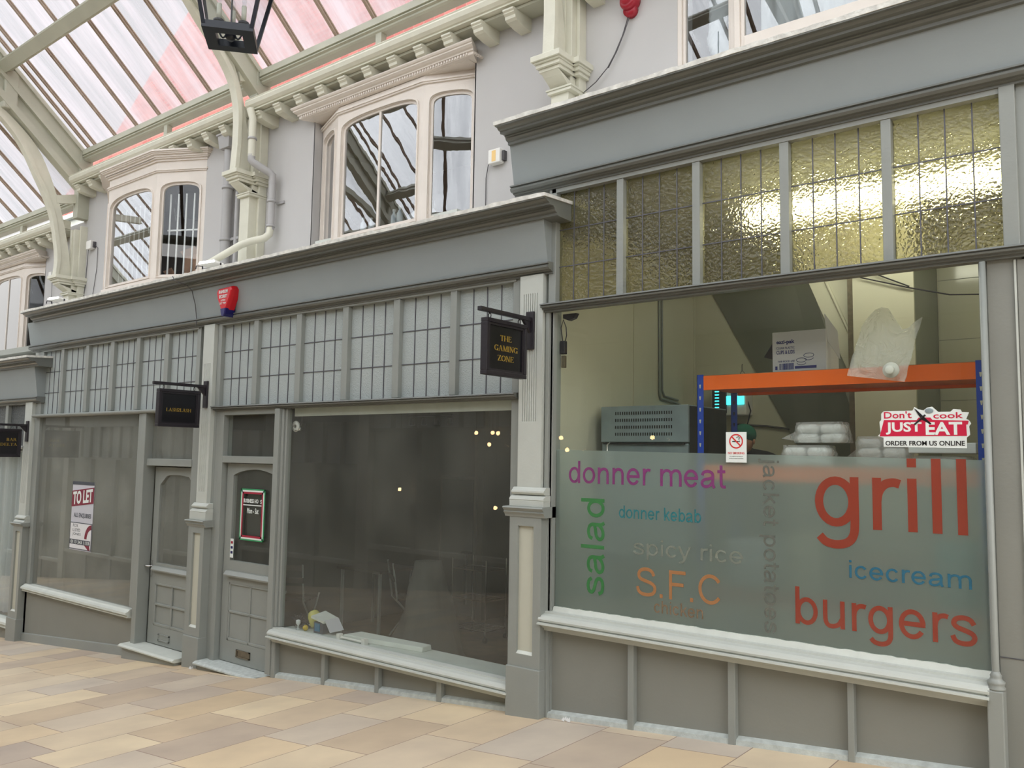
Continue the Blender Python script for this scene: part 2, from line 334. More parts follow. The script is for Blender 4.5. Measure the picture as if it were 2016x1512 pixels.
def text(name, s, x0, x1, z0, z1, T, m, parent, thick=.0015, bold=0.0, keep=False):
    """lettering fitted to the rectangle x0..x1, z0..z1 and mapped by T(u, w, v) -> world"""
    cu = bpy.data.curves.new(name, 'FONT'); cu.body = s; cu.extrude = 0.0; cu.offset = bold; cu.resolution_u = 3
    if '\n' in s: cu.align_x = 'CENTER'
    t = bpy.data.objects.new('t', cu); COL.objects.link(t)
    dg = bpy.context.evaluated_depsgraph_get(); me = bpy.data.meshes.new_from_object(t.evaluated_get(dg)); COL.objects.unlink(t); bpy.data.objects.remove(t)
    xs = [v.co.x for v in me.vertices]; ys = [v.co.y for v in me.vertices]
    ax, bx, ay, by = min(xs), max(xs), min(ys), max(ys)
    sx = (x1-x0)/(bx-ax); sz = (z1-z0)/(by-ay)
    if keep: sx = sz = min(sx, sz)
    mb = MB(); V = [(x0+(v.co.x-ax)*sx, z0+(v.co.y-ay)*sz) for v in me.vertices]
    F = [tuple(p.vertices) for p in me.polygons]; n = len(V)
    ec = {}
    for f in F:
        for i in range(len(f)): e = (f[i], f[(i+1) % len(f)]); ec[e] = 1
    sides = [(a, b, n+b, n+a) for (a, b) in ec if (b, a) not in ec]
    mb.add([T(u, 0, v) for u, v in V] + [T(u, thick, v) for u, v in V], F + [tuple(i+n for i in f[::-1]) for f in F] + sides)
    return mb.build(name, m, parent)
# plain grotesque letters drawn as even strokes
def cat(pts, n=5):
    if len(pts) < 3: return [Vector(p) for p in pts]
    P = [pts[0]]+list(pts)+[pts[-1]]; out = []
    for i in range(1, len(P)-2):
        p0, p1, p2, p3 = [Vector(q) for q in P[i-1:i+3]]
        for k in range(n): t_ = k/n; out.append(.5*((2*p1)+(-p0+p2)*t_+(2*p0-5*p1+4*p2-p3)*t_*t_+(-p0+3*p1-3*p2+p3)*t_**3))
    out.append(Vector(pts[-1])); return out
def el(cx, cz, rx, rz, a0=0, a1=360, n=28): return [Vector((cx+rx*cos(radians(a0+(a1-a0)*i/n)), cz+rz*sin(radians(a0+(a1-a0)*i/n)))) for i in range(n+1)]
SH = lambda x: [(x, .30), (x+.04, .40), (x+.12, .463), (x+.20, .475), (x+.28, .445), (x+.32, .37), (x+.33, .28), (x+.33, .0)]
GL = {'o': (.556, [el(.278, .259, .195, .222)]), 'd': (.556, [el(.255, .259, .175, .222), [(.445, 0), (.445, .716)]]), 'b': (.556, [el(.30, .259, .175, .222), [(.11, 0), (.11, .716)]]),
 'p': (.556, [el(.30, .259, .175, .222), [(.11, -.2), (.11, .519)]]), 'g': (.556, [el(.255, .265, .172, .214), cat([(.445, .519), (.445, .3), (.445, .05), (.43, -.07), (.37, -.145), (.26, -.172), (.15, -.15), (.085, -.09)])]),
 'a': (.556, [cat([(.085, .36), (.13, .445), (.25, .48), (.37, .45), (.42, .37), (.42, .22), (.425, .09), (.47, .0)]), cat([(.42, .30), (.30, .265), (.15, .235), (.075, .15), (.11, .06), (.21, .035), (.33, .075), (.415, .17)])]),
 'c': (.5, [el(.26, .259, .178, .222, 35, 325)]), 'e': (.556, [el(.272, .259, .19, .222, 0, 328), [(.08, .262), (.50, .262)]]), 'h': (.556, [[(.11, 0), (.11, .716)], cat(SH(.11))]),
 'n': (.556, [[(.11, 0), (.11, .519)], cat(SH(.11))]), 'm': (.833, [[(.11, 0), (.11, .519)], cat(SH(.11)), cat([(x*1.0, z) for x, z in SH(.42)])]), 'r': (.333, [[(.11, 0), (.11, .519)], cat([(.11, .28), (.13, .38), (.19, .455), (.27, .475), (.33, .46)])]),
 'i': (.222, [[(.11, 0), (.11, .519)], [(.11, .63), (.11, .716)]]), 'j': (.222, [cat([(.11, .519), (.11, .1), (.11, -.08), (.08, -.155), (.0, -.17)]), [(.11, .63), (.11, .716)]]), 'l': (.222, [[(.11, 0), (.11, .716)]]),
 'k': (.5, [[(.11, 0), (.11, .716)], [(.13, .2), (.43, .519)], [(.24, .32), (.46, 0)]]), 's': (.5, [cat([(.42, .37), (.36, .45), (.25, .48), (.13, .45), (.09, .37), (.15, .305), (.28, .262), (.39, .215), (.425, .14), (.37, .06), (.25, .035), (.12, .065), (.065, .16)])]),
 't': (.278, [cat([(.13, .66), (.13, .4), (.13, .15), (.15, .065), (.20, .038), (.27, .042)]), [(.01, .478), (.26, .478)]]), 'u': (.556, [cat([(.11, .519), (.11, .25), (.12, .12), (.17, .05), (.26, .036), (.37, .08), (.44, .19)]), [(.445, 0), (.445, .519)]]),
 'y': (.5, [[(.045, .519), (.25, .0)], cat([(.455, .519), (.35, .24), (.24, -.05), (.18, -.15), (.11, -.175), (.04, -.165)])]),
 'S': (.667, [cat([(.57, .52), (.52, .62), (.40, .675), (.25, .67), (.14, .61), (.115, .51), (.17, .43), (.33, .38), (.50, .335), (.595, .26), (.60, .16), (.53, .075), (.38, .04), (.21, .055), (.11, .12), (.075, .23)])]),
 'F': (.611, [[(.13, 0), (.13, .716)], [(.13, .674), (.57, .674)], [(.13, .375), (.51, .375)]]), 'C': (.722, [el(.38, .358, .29, .318, 35, 325)]), '.': (.278, [[(.13, 0), (.13, .095)]]), ' ': (.278, [])}
def vinyl(name, s_, x0, x1, z0, z1, T, m, parent, wt=.086, thick=.0010):
    polys = []; u = 0
    for ch in s_:
        adv, st = GL[ch]
        for pl in st:
            pl = [Vector((p[0]+u, p[1])) for p in pl]; n = len(pl); cl = n > 3 and (pl[0]-pl[-1]).length < 1e-4; L_ = []; R_ = []
            for i, p in enumerate(pl):
                a = pl[i-1] if i else (pl[-2] if cl else p); b = pl[i+1] if i < n-1 else (pl[1] if cl else p); d = (b-a).normalized(); nr = Vector((-d.y, d.x))*(wt/2); L_.append(p+nr); R_.append(p-nr)
            for i in range(n-1): polys.append([L_[i], L_[i+1], R_[i+1], R_[i]])
        u += adv
    xs = [q.x for P in polys for q in P]; zs = [q.y for P in polys for q in P]; ax, bx, az, bz = min(xs), max(xs), min(zs), max(zs)
    mb = MB(); f = lambda q: (x0+(q.x-ax)*(x1-x0)/(bx-ax), z0+(q.y-az)*(z1-z0)/(bz-az))
    for k_, P in enumerate(polys):
        Q = [f(q) for q in P]; e_ = -.00001*(k_ % 60); mb.add([T(a, e_, b) for a, b in Q]+[T(a, thick, b) for a, b in Q], [(0, 1, 2, 3), (7, 6, 5, 4)]+[(i, (i+1) % 4, 4+(i+1) % 4, 4+i) for i in range(4)])
    return mb.build(name, m, parent)
# serif capitals drawn as thick and thin strokes on a 1 x 1 cell
def serif(ch):
    tk, th, sf = .15, .045, .10
    def bar(x0, z0, x1, z1, w):
        dx, dz = x1-x0, z1-z0; L = math.hypot(dx, dz); nx, nz = -dz/L*w/2, dx/L*w/2
        return [(x0+nx, z0+nz), (x1+nx, z1+nz), (x1-nx, z1-nz), (x0-nx, z0-nz)]
    def stem(x, w=tk, a=0, b=1): return [bar(x, a, x, b, w), bar(x-sf-.03, a+th/2, x+sf+.03, a+th/2, th), bar(x-sf-.03, b-th/2, x+sf+.03, b-th/2, th)]
    def arc(cx, cz, rx, rz, a0, a1, k0=th, k1=tk, n=12):
        q = []
        for i in range(n):
            t0, t1 = radians(a0+(a1-a0)*i/n), radians(a0+(a1-a0)*(i+1)/n)
            w = lambda t: k0+(k1-k0)*abs(cos(t))
            q.append([(cx+(rx+w(t0)/2)*cos(t0), cz+(rz+w(t0)/2)*sin(t0)), (cx+(rx+w(t1)/2)*cos(t1), cz+(rz+w(t1)/2)*sin(t1)), (cx+(rx-w(t1)/2)*cos(t1), cz+(rz-w(t1)/2)*sin(t1)), (cx+(rx-w(t0)/2)*cos(t0), cz+(rz-w(t0)/2)*sin(t0))])
        return q
    D = {'T': (.8, stem(.4)[:2]+[bar(.02, .97, .78, .97, th), bar(.04, .8, .04, 1, th), bar(.76, .8, .76, 1, th)]),
     'H': (.95, stem(.17)+stem(.78)+[bar(.17, .5, .78, .5, th)]),
     'E': (.75, stem(.17)+[bar(.1, .97, .68, .97, th), bar(.1, .03, .7, .03, th), bar(.17, .52, .5, .52, th), bar(.67, .82, .67, 1, th), bar(.69, 0, .69, .2, th), bar(.5, .42, .5, .62, th)]),
     'G': (.95, arc(.45, .5, .36, .47, 40, 330)+[bar(.82, .72, .82, 1, th)]+stem(.76, tk, 0, .42)),
     'A': (.95, [bar(.45, 1, .16, 0, th), bar(.43, 1, .78, 0, tk), bar(.25, .33, .66, .33, th), bar(.04, .02, .3, .02, th), bar(.62, .02, .94, .02, th)]),
     'M': (1.15, [bar(.17, 0, .17, 1, th), bar(.19, 1, .55, 0, tk), bar(.55, 0, .92, 1, th), bar(.96, 0, .96, 1, tk), bar(.04, .02, .3, .02, th), bar(.8, .02, 1.12, .02, th), bar(.04, .98, .24, .98, th), bar(.9, .98, 1.1, .98, th)]),
     'I': (.4, stem(.2)),
     'N': (.95, [bar(.16, 0, .16, 1, th), bar(.16, 1, .76, 0, tk), bar(.78, 0, .78, 1, th), bar(.03, .02, .3, .02, th), bar(.64, .98, .92, .98, th), bar(.03, .98, .2, .98, th)]),
     'Z': (.8, [bar(.08, .97, .7, .97, th), bar(.06, .03, .72, .03, th), bar(.62, .97, .14, .03, tk), bar(.08, .8, .08, 1, th), bar(.72, 0, .72, .2, th)]),
     'O': (.95, arc(.46, .5, .37, .47, 0, 360, n=24)),
     'L': (.75, stem(.17)+[bar(.1, .03, .7, .03, th), bar(.69, 0, .69, .25, th)]),
     'S': (.7, arc(.35, .74, .22, .23, 20, 270, .05, .09)+arc(.35, .26, .24, .23, -160, 90, .05, .12)+[bar(.3, .56, .42, .44, .12), bar(.6, .75, .6, .97, th), bar(.08, .03, .08, .25, th)]),
     '2': (.7, arc(.33, .74, .22, .23, 0, 170, .05, .12)+[bar(.55, .72, .12, .06, .09), bar(.08, .05, .62, .05, .1)]),
     'B': (.8, stem(.17)+arc(.38, .74, .2, .23, -90, 90)+arc(.38, .26, .26, .23, -90, 90)+[bar(.17, .5, .4, .5, th), bar(.17, .97, .4, .97, th), bar(.17, .03, .4, .03, th)]),
     'R': (.9, stem(.17)+arc(.38, .74, .22, .23, -90, 90)+[bar(.17, .5, .4, .5, th), bar(.17, .97, .4, .97, th), bar(.44, .5, .78, .02, tk), bar(.7, .02, .9, .02, th)]),
     'D': (.95, stem(.17)+arc(.35, .5, .4, .47, -90, 90)+[bar(.17, .97, .36, .97, th), bar(.17, .03, .36, .03, th)]),
     ' ': (.4, [])}
    return D[ch]
def seriftext(name, s, u0, u1, z0, z1, T, m, parent):
    """sign lettering; T(u, w, v) -> world"""
    tot = sum(serif(c)[0] for c in s); sx = (u1-u0)/tot; h = z1-z0; mb = MB(); u = u0
    for c in s:
        w, P = serif(c)
        for i, q in enumerate(P):
            n = len(q); d = .002+.0002*(i % 5)
            mb.add([T(u+a*sx, -d, z0+b*h) for a, b in q]+[T(u+a*sx, .001, z0+b*h) for a, b in q], [tuple(range(n)), tuple(range(n, 2*n))[::-1]]+[(k, (k+1) % n, n+(k+1) % n, n+k) for k in range(n)])
        u += w*sx
    return mb.build(name, m, parent)
TF = lambda y: (lambda u, w, v: (u, y+w, v))           # text facing the camera side (-y)
fz = lambda x: .0835*x                                   # the paving climbs to the right

# ------------------------------------------------------------------ floor and building shell
mb = MB(); xa, xb = -50, 12
mb.hexa([(xa, -9.5, fz(xa)-.3), (xb, -9.5, fz(xb)-.3), (xb, .1, fz(xb)-.3), (xa, .1, fz(xa)-.3), (xa, -9.5, fz(xa)), (xb, -9.5, fz(xb)), (xb, .1, fz(xb)), (xa, .1, fz(xa))])
tag(mb.build('floor', PAVE), 'sloping buff stone slab paving of the arcade walk', 'floor', kind='structure')

# upper wall with its window openings
def wall_with_holes(mb, x0, x1, y0, y1, z0, z1, holes):
    x = x0
    for (a, b, c, d) in sorted(holes):
        mb.box(x, a, y0, y1, z0, z1)
        if c > z0: mb.box(a, b, y0, y1, z0, c)
        if d < z1: mb.box(a, b, y0, y1, d, z1)
        x = b
    mb.box(x, x1, y0, y1, z0, z1)
mb = MB()
wall_with_holes(mb, -12.4, -3.86, .5, .75, 3.05, 5.46, [(-11.55, -9.25, 3.45, 5.1), (-7.12, -4.85, 3.45, 5.12)])
wall_with_holes(mb, -3.86, 4.0, .5, .75, 3.70, 5.46, [(-2.83, -.3, 4.2, 5.42)])
wall_with_holes(mb, -22, -12.4, .5, .75, 2.4, 4.86, [(-15.9, -13.6, 2.75, 4.5), (-20.2, -17.9, 2.75, 4.5)])
tag(mb.build('wall_back', WALLU), 'lilac grey rendered upper wall above the shopfronts', 'wall', kind='structure')
# rooms behind the upper windows
mb = MB()
mb.box(-12.4, 4, 2.9, 3.0, 3.4, 5.46); mb.box(-22, -12.4, 2.9, 3.0, 2.7, 4.9)
for x in (-22, -17, -12.5, -8.2, -3.8, 3.9): mb.box(x, x+.1, .75, 2.9, 2.7 if x < -12.6 else 3.4, 4.86 if x < -12.6 else 5.46)
mb.box(-12.4, 4, .75, 3, 5.3, 5.46); mb.box(-22, -12.4, .75, 3, 4.7, 4.86)
tag(mb.build('wall_room_rear', UPROOM), 'dark rear walls of the rooms behind the upper windows', 'wall', kind='structure')
# rooms behind the shopfronts
mb = MB(); mb.box(-22, -8.15, 3.2, 3.3, -1.9, 3.0); mb.box(-17.2, -17.1, .1, 3.2, -1.9, 3.0); mb.box(-12.75, -12.65, .1, 3.2, -1.9, 3.0); mb.box(-8.25, -8.16, .1, 3.2, -1.4, 3.0)
tag(mb.build('wall_pale_shop', SHOPL), 'pale grey plaster walls inside the shops to the left', 'wall', kind='structure')
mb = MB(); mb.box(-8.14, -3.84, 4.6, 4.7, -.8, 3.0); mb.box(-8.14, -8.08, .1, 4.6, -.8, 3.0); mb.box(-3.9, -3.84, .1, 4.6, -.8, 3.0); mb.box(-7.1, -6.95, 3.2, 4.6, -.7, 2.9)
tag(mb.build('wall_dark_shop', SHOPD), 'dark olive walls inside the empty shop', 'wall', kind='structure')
mb = MB(); mb.box(-3.82, -3.73, .1, 2.7, -.3, 3.6); mb.box(-3.82, 3, 2.62, 2.72, -.3, 3.6); mb.box(-.56, -.46, .1, 2.62, -.3, 3.6)
tag(mb.build('wall_kitchen', KWALL), 'cream panelled walls inside the takeaway kitchen', 'wall', kind='structure')
mb = MB()
mb.box(-22, -8.15, .1, 3.2, -1.3, -1.2)
tag(mb.build('floor_pale_shop', SHOPL), 'pale floor inside the left hand shops', 'floor', kind='structure')
mb = MB(); mb.box(-8.14, -3.84, .1, 4.6, -.62, -.52)
tag(mb.build('floor_dark_shop', WOODF), 'brown wooden floor inside the empty shop', 'floor', kind='structure')
mb = MB(); mb.box(-3.82, -.46, .1, 2.62, -.2, -.1)
tag(mb.build('floor_kitchen', SHOPL), 'pale floor inside the takeaway kitchen', 'floor', kind='structure')
mb = MB(); mb.box(-22, -3.84, .08, 4.7, 2.95, 3.03); mb.box(-3.84, 3, .08, 2.72, 3.6, 3.68)
tag(mb.build('ceiling', SHOPL), 'plain ceilings of the shop interiors', 'ceiling', kind='structure')

# ------------------------------------------------------------------ entablatures over the shops
def fascia(label, x0, x1, zb, fh, xc0, xc1, m=FASC):
    t = thing('shop_fascia', label, 'fascia', ((x0+x1)/2, 0, zb))
    MB().prx([(.08, zb), (-.065, zb), (-.125, zb+fh), (.08, zb+fh)], x0, x1).build('fascia_board', m, t)
    mb = MB()
    mb.prx([(.08, zb-.07), (-.030, zb-.07), (-.030, zb-.056), (-.050, zb-.052), (-.052, zb-.044), (-.074, zb-.044), (-.088, zb-.030), (-.090, zb-.018), (-.080, zb-.010), (-.080, zb-.006), (-.094, zb-.004), (-.094, zb+.006), (-.062, zb+.012), (.08, zb+.012)], x0-.02, x1+.02)
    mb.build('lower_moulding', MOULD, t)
    c = zb+fh
    P = [(.5, c-.02), (-.12, c-.006), (-.148, c-.004), (-.150, c+.016), (-.158, c+.018), (-.170, c+.022), (-.180, c+.034), (-.180, c+.044), (-.192, c+.046), (-.192, c+.056), (-.245, c+.052), (-.247, c+.068), (-.256, c+.070), (-.270, c+.074), (-.280, c+.084), (-.284, c+.088), (-.308, c+.088), (-.310, c+.100), (.5, c+.14)]
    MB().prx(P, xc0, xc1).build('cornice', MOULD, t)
    # dressed lead along the cornice top, its lip a little ragged
    n = int((xc1-xc0)/.07); vs = []; rg = random.Random(int(abs(x0)*10))
    for i in range(n+1):
        x = xc0-.01+(xc1-xc0+.02)*i/n; d = rg.uniform(-.004, .004); w = rg.uniform(-.004, .006)
        vs += [(x, -.314+d, c+.097), (x, -.318+d, c+.124+w), (x, .49, c+.17), (x, .49, c+.145)]
    fs = [(i*4+a, i*4+b, (i+1)*4+b, (i+1)*4+a) for i in range(n) for a, b in ((0, 1), (1, 2), (2, 3), (3, 0))]+[(0, 1, 2, 3), (4*n, 4*n+3, 4*n+2, 4*n+1)]
    MB().add(vs, fs).build('lead_flashing', LEADF, t)
    return t
f3 = fascia('deep grey fascia and cornice over the takeaway kitchen shop on the right', -3.93, 2.4, 3.605, .312, -3.93, 2.4)
f12 = fascia('long grey fascia and cornice running over the to let shop and the dark empty shop', -12.52, -3.60, 2.965, .325, -12.3, -3.46)
f0 = fascia('grey fascia over the curtained shop at the far left, lowest of the row', -21.5, -12.2, 2.25, .42, -21.5, -12.02)

# ------------------------------------------------------------------ glazed transom rows, shop windows, stall risers
WN = [0]
def window(label): WN[0] += 1; return thing('window_%d' % WN[0], label, 'window', (0, 0, 0), kind='structure')
def moulded_rail(x0, x1, zt, d=.085, h=.06):
    return [(0.03, zt), (-d, zt-.004), (-d-.004, zt-.014), (-d+.010, zt-.016), (-d+.010, zt-.020), (-d+.004, zt-.022), (-d+.008, zt-.032), (-d+.030, zt-.034), (-d+.030, zt-.044), (-d+.052, zt-.046), (-d+.052, zt-h), (.03, zt-h)]
def transom(t, panes, zb, zt, glass, x0, x1, cols=4, rows=3):
    """panes: list of (xa, xb) clear openings"""
    mb = MB(); mb.box(x0, x1, -.02, .06, zt, zt+.035); mb.build('head_rail', GREY, t)
    for i, (a, b) in enumerate(panes):
        mb = MB().box(a-.01, b+.01, .032, .037, zb-.01, zt+.01); p = mb.build('leaded_pane', glass, t)
        c = MB()
        for k in range(1, cols): x = a+(b-a)*k/cols; c.box(x-.0035, x+.0035, .026, .0315, zb, zt)
        for k in range(1, rows): z = zb+(zt-zb)*k/rows; c.box(a, b, .0262, .0313, z-.0035, z+.0035)
        c.build('lead_cames', CAME, p)
    for i in range(len(panes)-1):
        a, b = panes[i][1], panes[i+1][0]
        MB().box(a, b, -.015, .06, zb, zt).build('mullion', GREY, t, bev=.004)
def dado(t, xs, zt, floorf, m, x0, x1, y=.02):
    """panelled stall riser between sill bottom and sloping paving"""
    b = MB(); b.hexa([(x0, y, floorf(x0)-.02), (x1, y, floorf(x1)-.02), (x1, y+.06, floorf(x1)-.02), (x0, y+.06, floorf(x0)-.02), (x0, y, zt), (x1, y, zt), (x1, y+.06, zt), (x0, y+.06, zt)]); b.build('panel', STALL, t)
    for x, w in xs: MB().hexa([(x, -.03, floorf(x)-.01), (x+w, -.03, floorf(x+w)-.01), (x+w, y, floorf(x+w)-.01), (x, y, floorf(x)-.01), (x, -.03, zt), (x+w, -.03, zt), (x+w, y, zt), (x, y, zt)]).build('stud', m, t, bev=.004)
    ed = [x0]+[q for x, w in xs for q in (x, x+w)]+[x1]
    for i in range(0, len(ed), 2):
        a, c = ed[i], ed[i+1]
        if c-a < .05: continue
        MB().hexa([(a, -.025, floorf(a)-.01), (c, -.025, floorf(c)-.01), (c, y, floorf(c)-.01), (a, y, floorf(a)-.01), (a, -.02, floorf(a)+.03), (c, -.02, floorf(c)+.03), (c, y, floorf(c)+.046), (a, y, floorf(a)+.046)]).build('foot_board', WORN, t)
def sillprof(z, d=.1): return [(.03, z), (-.028, z-.004), (-.030, z-.016), (-.042, z-.018), (-.068, z-.024), (-.084, z-.036), (-.092, z-.050), (-.090, z-.062), (-.078, z-.070), (-.078, z-.073), (-.106, z-.075), (-.108, z-.086), (-.082, z-.090), (-.080, z-.099), (-.060, z-.102), (-.060, z-.113), (-.038, z-.116), (-.036, z-.135), (.03, z-.135)]

# --- takeaway kitchen shop (right)
w = window('large shop window of the takeaway kitchen with amber leaded lights above and frosted lower half')
P3 = [(-3.56, -3.043), (-2.989, -2.461), (-2.406, -1.871), (-1.813, -1.274), (-1.219, -.675)]
transom(w, P3, 2.668, 3.505, AMBER, -3.6, -.6)
MB().box(-3.625, -3.56, -.02, .07, 2.66, 3.54).build('frame_post', GREY, w, bev=.004)
MB().box(-.675, -.6, -.03, .07, 2.66, 3.54).build('frame_post', GREY, w, bev=.004)
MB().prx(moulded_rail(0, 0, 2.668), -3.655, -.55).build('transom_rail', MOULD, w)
for a, b, c in ((-3.645, -3.612, -.02), (-3.612, -3.59, .0)): MB().box(a, b, c, .07, .42, 2.61).build('frame_post', GREY, w, bev=.004)
MB().box(-3.575, -.80, .03, .036, .43, 2.61).build('glass_pane', GLASS3, w)
MB().box(-.805, -.745, .025, .09, .40, 2.61).build('frame_post', GREY, w)
mb = MB(); r = random.Random(3); pts = []
n = 90
for i in range(n+1):
    x = -3.575+(2.775)*i/n; h = .034+r.uniform(-.003, .003); pts.append((x, h))
vs = []
for x, h in pts: vs += [(x, .008, .437), (x, .022, .437+h), (x, .045, .437+h), (x, .045, .437)]
fs = [(i*4+a, i*4+b, (i+1)*4+b, (i+1)*4+a) for i in range(n) for a, b in ((0, 1), (1, 2), (2, 3), (3, 0))]
mb.add(vs, fs).build('bottom_bead', SILLW, w)
MB().prx(sillprof(.440), -3.63, -.80).build('sill', PALE, w)
lab(w, 'large shop window of the takeaway kitchen with amber leaded lights above and frosted lower half')
# right hand jamb: round colonnette on a square post
t = thing('colonnette', 'slender round grey colonnette on a square post at the right of the takeaway window', 'column', (-.775, -.05, 0))
MB().lathe([(0, .47), (.017, .47), (.017, .49), (.016, 2.60), (0, 2.60)], (-.775, -.045, 0), 18).build('shaft', GREY, t)
MB().lathe([(0, .40), (.042, .40), (.044, .41), (.036, .42), (.04, .43), (.042, .44), (.03, .45), (.026, .462), (.028, .47), (.022, .48), (.018, .49), (0, .49)], (-.775, -.045, 0), 20).build('base', GREY, t)
MB().hexa([(-.812, -.09, fz(-.8)-.01), (-.738, -.09, fz(-.74)-.01), (-.738, 0.05, fz(-.74)-.01), (-.812, .05, fz(-.8)-.01), (-.812, -.09, .40), (-.738, -.09, .40), (-.738, .05, .40), (-.812, .05, .40)]).build('post', GREY, t, bev=.006)
t = thing('boarded_panel', 'plain grey boarding beside the takeaway window at the right edge', 'panelling', (-.5, 0, 0))
mb = MB().hexa([(-.76, .0, fz(-.7)-.01), (2.4, .0, fz(2.4)-.01), (2.4, .08, fz(2.4)-.01), (-.76, .08, fz(-.7)-.01), (-.76, .0, 2.62), (2.4, .0, 2.62), (2.4, .08, 2.62), (-.76, .08, 2.62)]); mb.build('board', STALL, t)
MB().box(-.635, -.625, -.012, .0, -.02, 2.6).build('cover_strip', PALE, t)
MB().box(-.62, -.56, -.006, .0, fz(-.6), 2.6).build('board', STALL, t)
MB().box(-.76, -.62, -.004, .0, .555, .559).build('board_joint', CAME, t)
MB().box(-.6, 2.4, .0, .06, 2.6, 3.56).build('upper_board', GREY, t)
t = thing('stall_riser', 'grey panelled stall riser of four bays under the takeaway window', 'panelling', (-2.2, 0, .1))
dado(t, [(-3.645, .055), (-2.931, .045), (-2.226, .048), (-1.516, .036)], .31, fz, GREY, -3.64, -.81)

# --- dark empty shop (middle)
w = window('large dark shop window of the empty shop with pale leaded lights above')
P2 = [(-7.89, -7.322), (-7.245, -6.628), (-6.55, -5.95), (-5.873, -5.282), (-5.206, -4.614), (-4.546, -3.965)]
transom(w, P2, 2.025, 2.878, MILKY, -7.93, -3.93)
MB().box(-7.95, -7.89, -.015, .07, 2.02, 2.9).build('frame_post', GREY, w, bev=.004)
MB().box(-3.965, -3.90, -.01, .07, 2.02, 2.9).build('frame_post', GREY, w, bev=.004)
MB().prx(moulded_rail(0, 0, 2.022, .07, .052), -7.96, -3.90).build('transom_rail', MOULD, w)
MB().box(-6.875, -6.80, -.045, .06, -.545, 1.97).build('door_post', GREY, w, bev=.004)
MB().box(-6.80, -6.765, -.02, .06, -.10, 1.97).build('frame_post', GREY, w, bev=.006)
MB().box(-6.765, -6.735, .0, .06, -.10, 1.97).build('frame_post', GREY, w, bev=.006)
MB().hexa([(-6.80, -.035, fz(-6.8)-.01), (-6.74, -.035, fz(-6.74)-.01), (-6.74, .06, fz(-6.74)-.01), (-6.8, .06, fz(-6.8)-.01), (-6.80, -.035, -.22), (-6.74, -.035, -.22), (-6.74, .06, -.22), (-6.8, .06, -.22)]).build('frame_post', GREY, w, bev=.006)
MB().box(-3.975, -3.90, .0, .07, -.4, 1.97).build('frame_post', GREY, w, bev=.004)
MB().box(-6.74, -3.975, .03, .036, -.11, 1.975).build('glass_pane', GLASS, w)
MB().prx(sillprof(-.10), -6.80, -3.90).build('sill', PALE, w)
t = thing('window_board', 'wide pale board behind the glass of the dark empty shop', 'shelf', (-5.3, .2, -.12))
MB().box(-6.74, -3.92, .045, .34, -.14, -.112).build('board', SILLW, t)
t = thing('window_valance', 'pale strip across the top inside the dark shop window', 'trim', (-5.3, .08, 1.93))
MB().box(-6.70, -3.97, .06, .09, 1.895, 1.975).build('strip', SILLW, t)
t = thing('stall_riser', 'low tapering grey stall riser of four bays under the dark shop window', 'panelling', (-5.3, 0, -.4))
dado(t, [(-6.068, .045), (-5.372, .045), (-4.66, .05)], -.233, fz, GREY, -6.74, -3.92)

# --- to let shop (left of the middle)
w = window('large shop window with a to let poster and pale leaded lights above')
P1 = [(-12.21, -11.662), (-11.586, -10.965), (-10.882, -10.309), (-10.22, -9.677), (-9.595, -9.036), (-8.948, -8.375)]
transom(w, P1, 2.025, 2.878, MILKY, -12.26, -8.33)
MB().box(-12.30, -12.21, -.01, .07, -.3, 2.9).build('frame_post', GREY, w, bev=.004)
MB().box(-8.375, -8.30, -.01, .07, 2.02, 2.9).build('frame_post', GREY, w, bev=.004)
MB().prx([(0.03, 2.02), (-.06, 2.015), (-.075, 2.0), (-.07, 1.985), (-.05, 1.975), (.03, 1.975)], -12.33, -8.31).build('transom_rail', GREY, w)
MB().box(-12.21, -9.50, .03, .036, -.29, 1.975).build('glass_pane', GLASS1, w)
MB().box(-9.50, -9.40, -.03, .06, -.24, 1.975).build('frame_post', GREY, w, bev=.008)
MB().hexa([(-9.40, -.045, fz(-9.4)-.01), (-9.31, -.045, fz(-9.31)-.01), (-9.31, .1, fz(-9.31)-.01), (-9.40, .1, fz(-9.4)-.01), (-9.40, -.045, 1.975), (-9.31, -.045, 1.975), (-9.31, .1, 1.975), (-9.40, .1, 1.975)]).build('door_post', GREY, w, bev=.006)
MB().prx([(.05, -.265), (-.03, -.27), (-.045, -.285), (-.075, -.30), (-.08, -.325), (-.055, -.335), (-.06, -.35), (-.06, -.358), (-.02, -.365), (.05, -.365)], -12.31, -9.47).build('sill', SILLW, w)
t = thing('stall_riser', 'plain grey stall riser with a sloping skirting under the to let window', 'panelling', (-10.9, 0, -.7))
mb = MB().hexa([(-12.35, .0, fz(-12.35)), (-9.44, .0, fz(-9.44)), (-9.44, .08, fz(-9.44)), (-12.35, .08, fz(-12.35)), (-12.35, .0, -.36), (-9.44, .0, -.36), (-9.44, .08, -.36), (-12.35, .08, -.36)]); mb.build('panel', STALL, t)
MB().hexa([(-12.35, -.025, fz(-12.35)-.01), (-9.5, -.025, fz(-9.5)-.01), (-9.5, .0, fz(-9.5)-.01), (-12.35, .0, fz(-12.35)-.01), (-12.35, -.02, fz(-12.35)+.10), (-9.5, -.02, fz(-9.5)+.10), (-9.5, .0, fz(-9.5)+.108), (-12.35, .0, fz(-12.35)+.108)]).build('skirting', GREY, t)

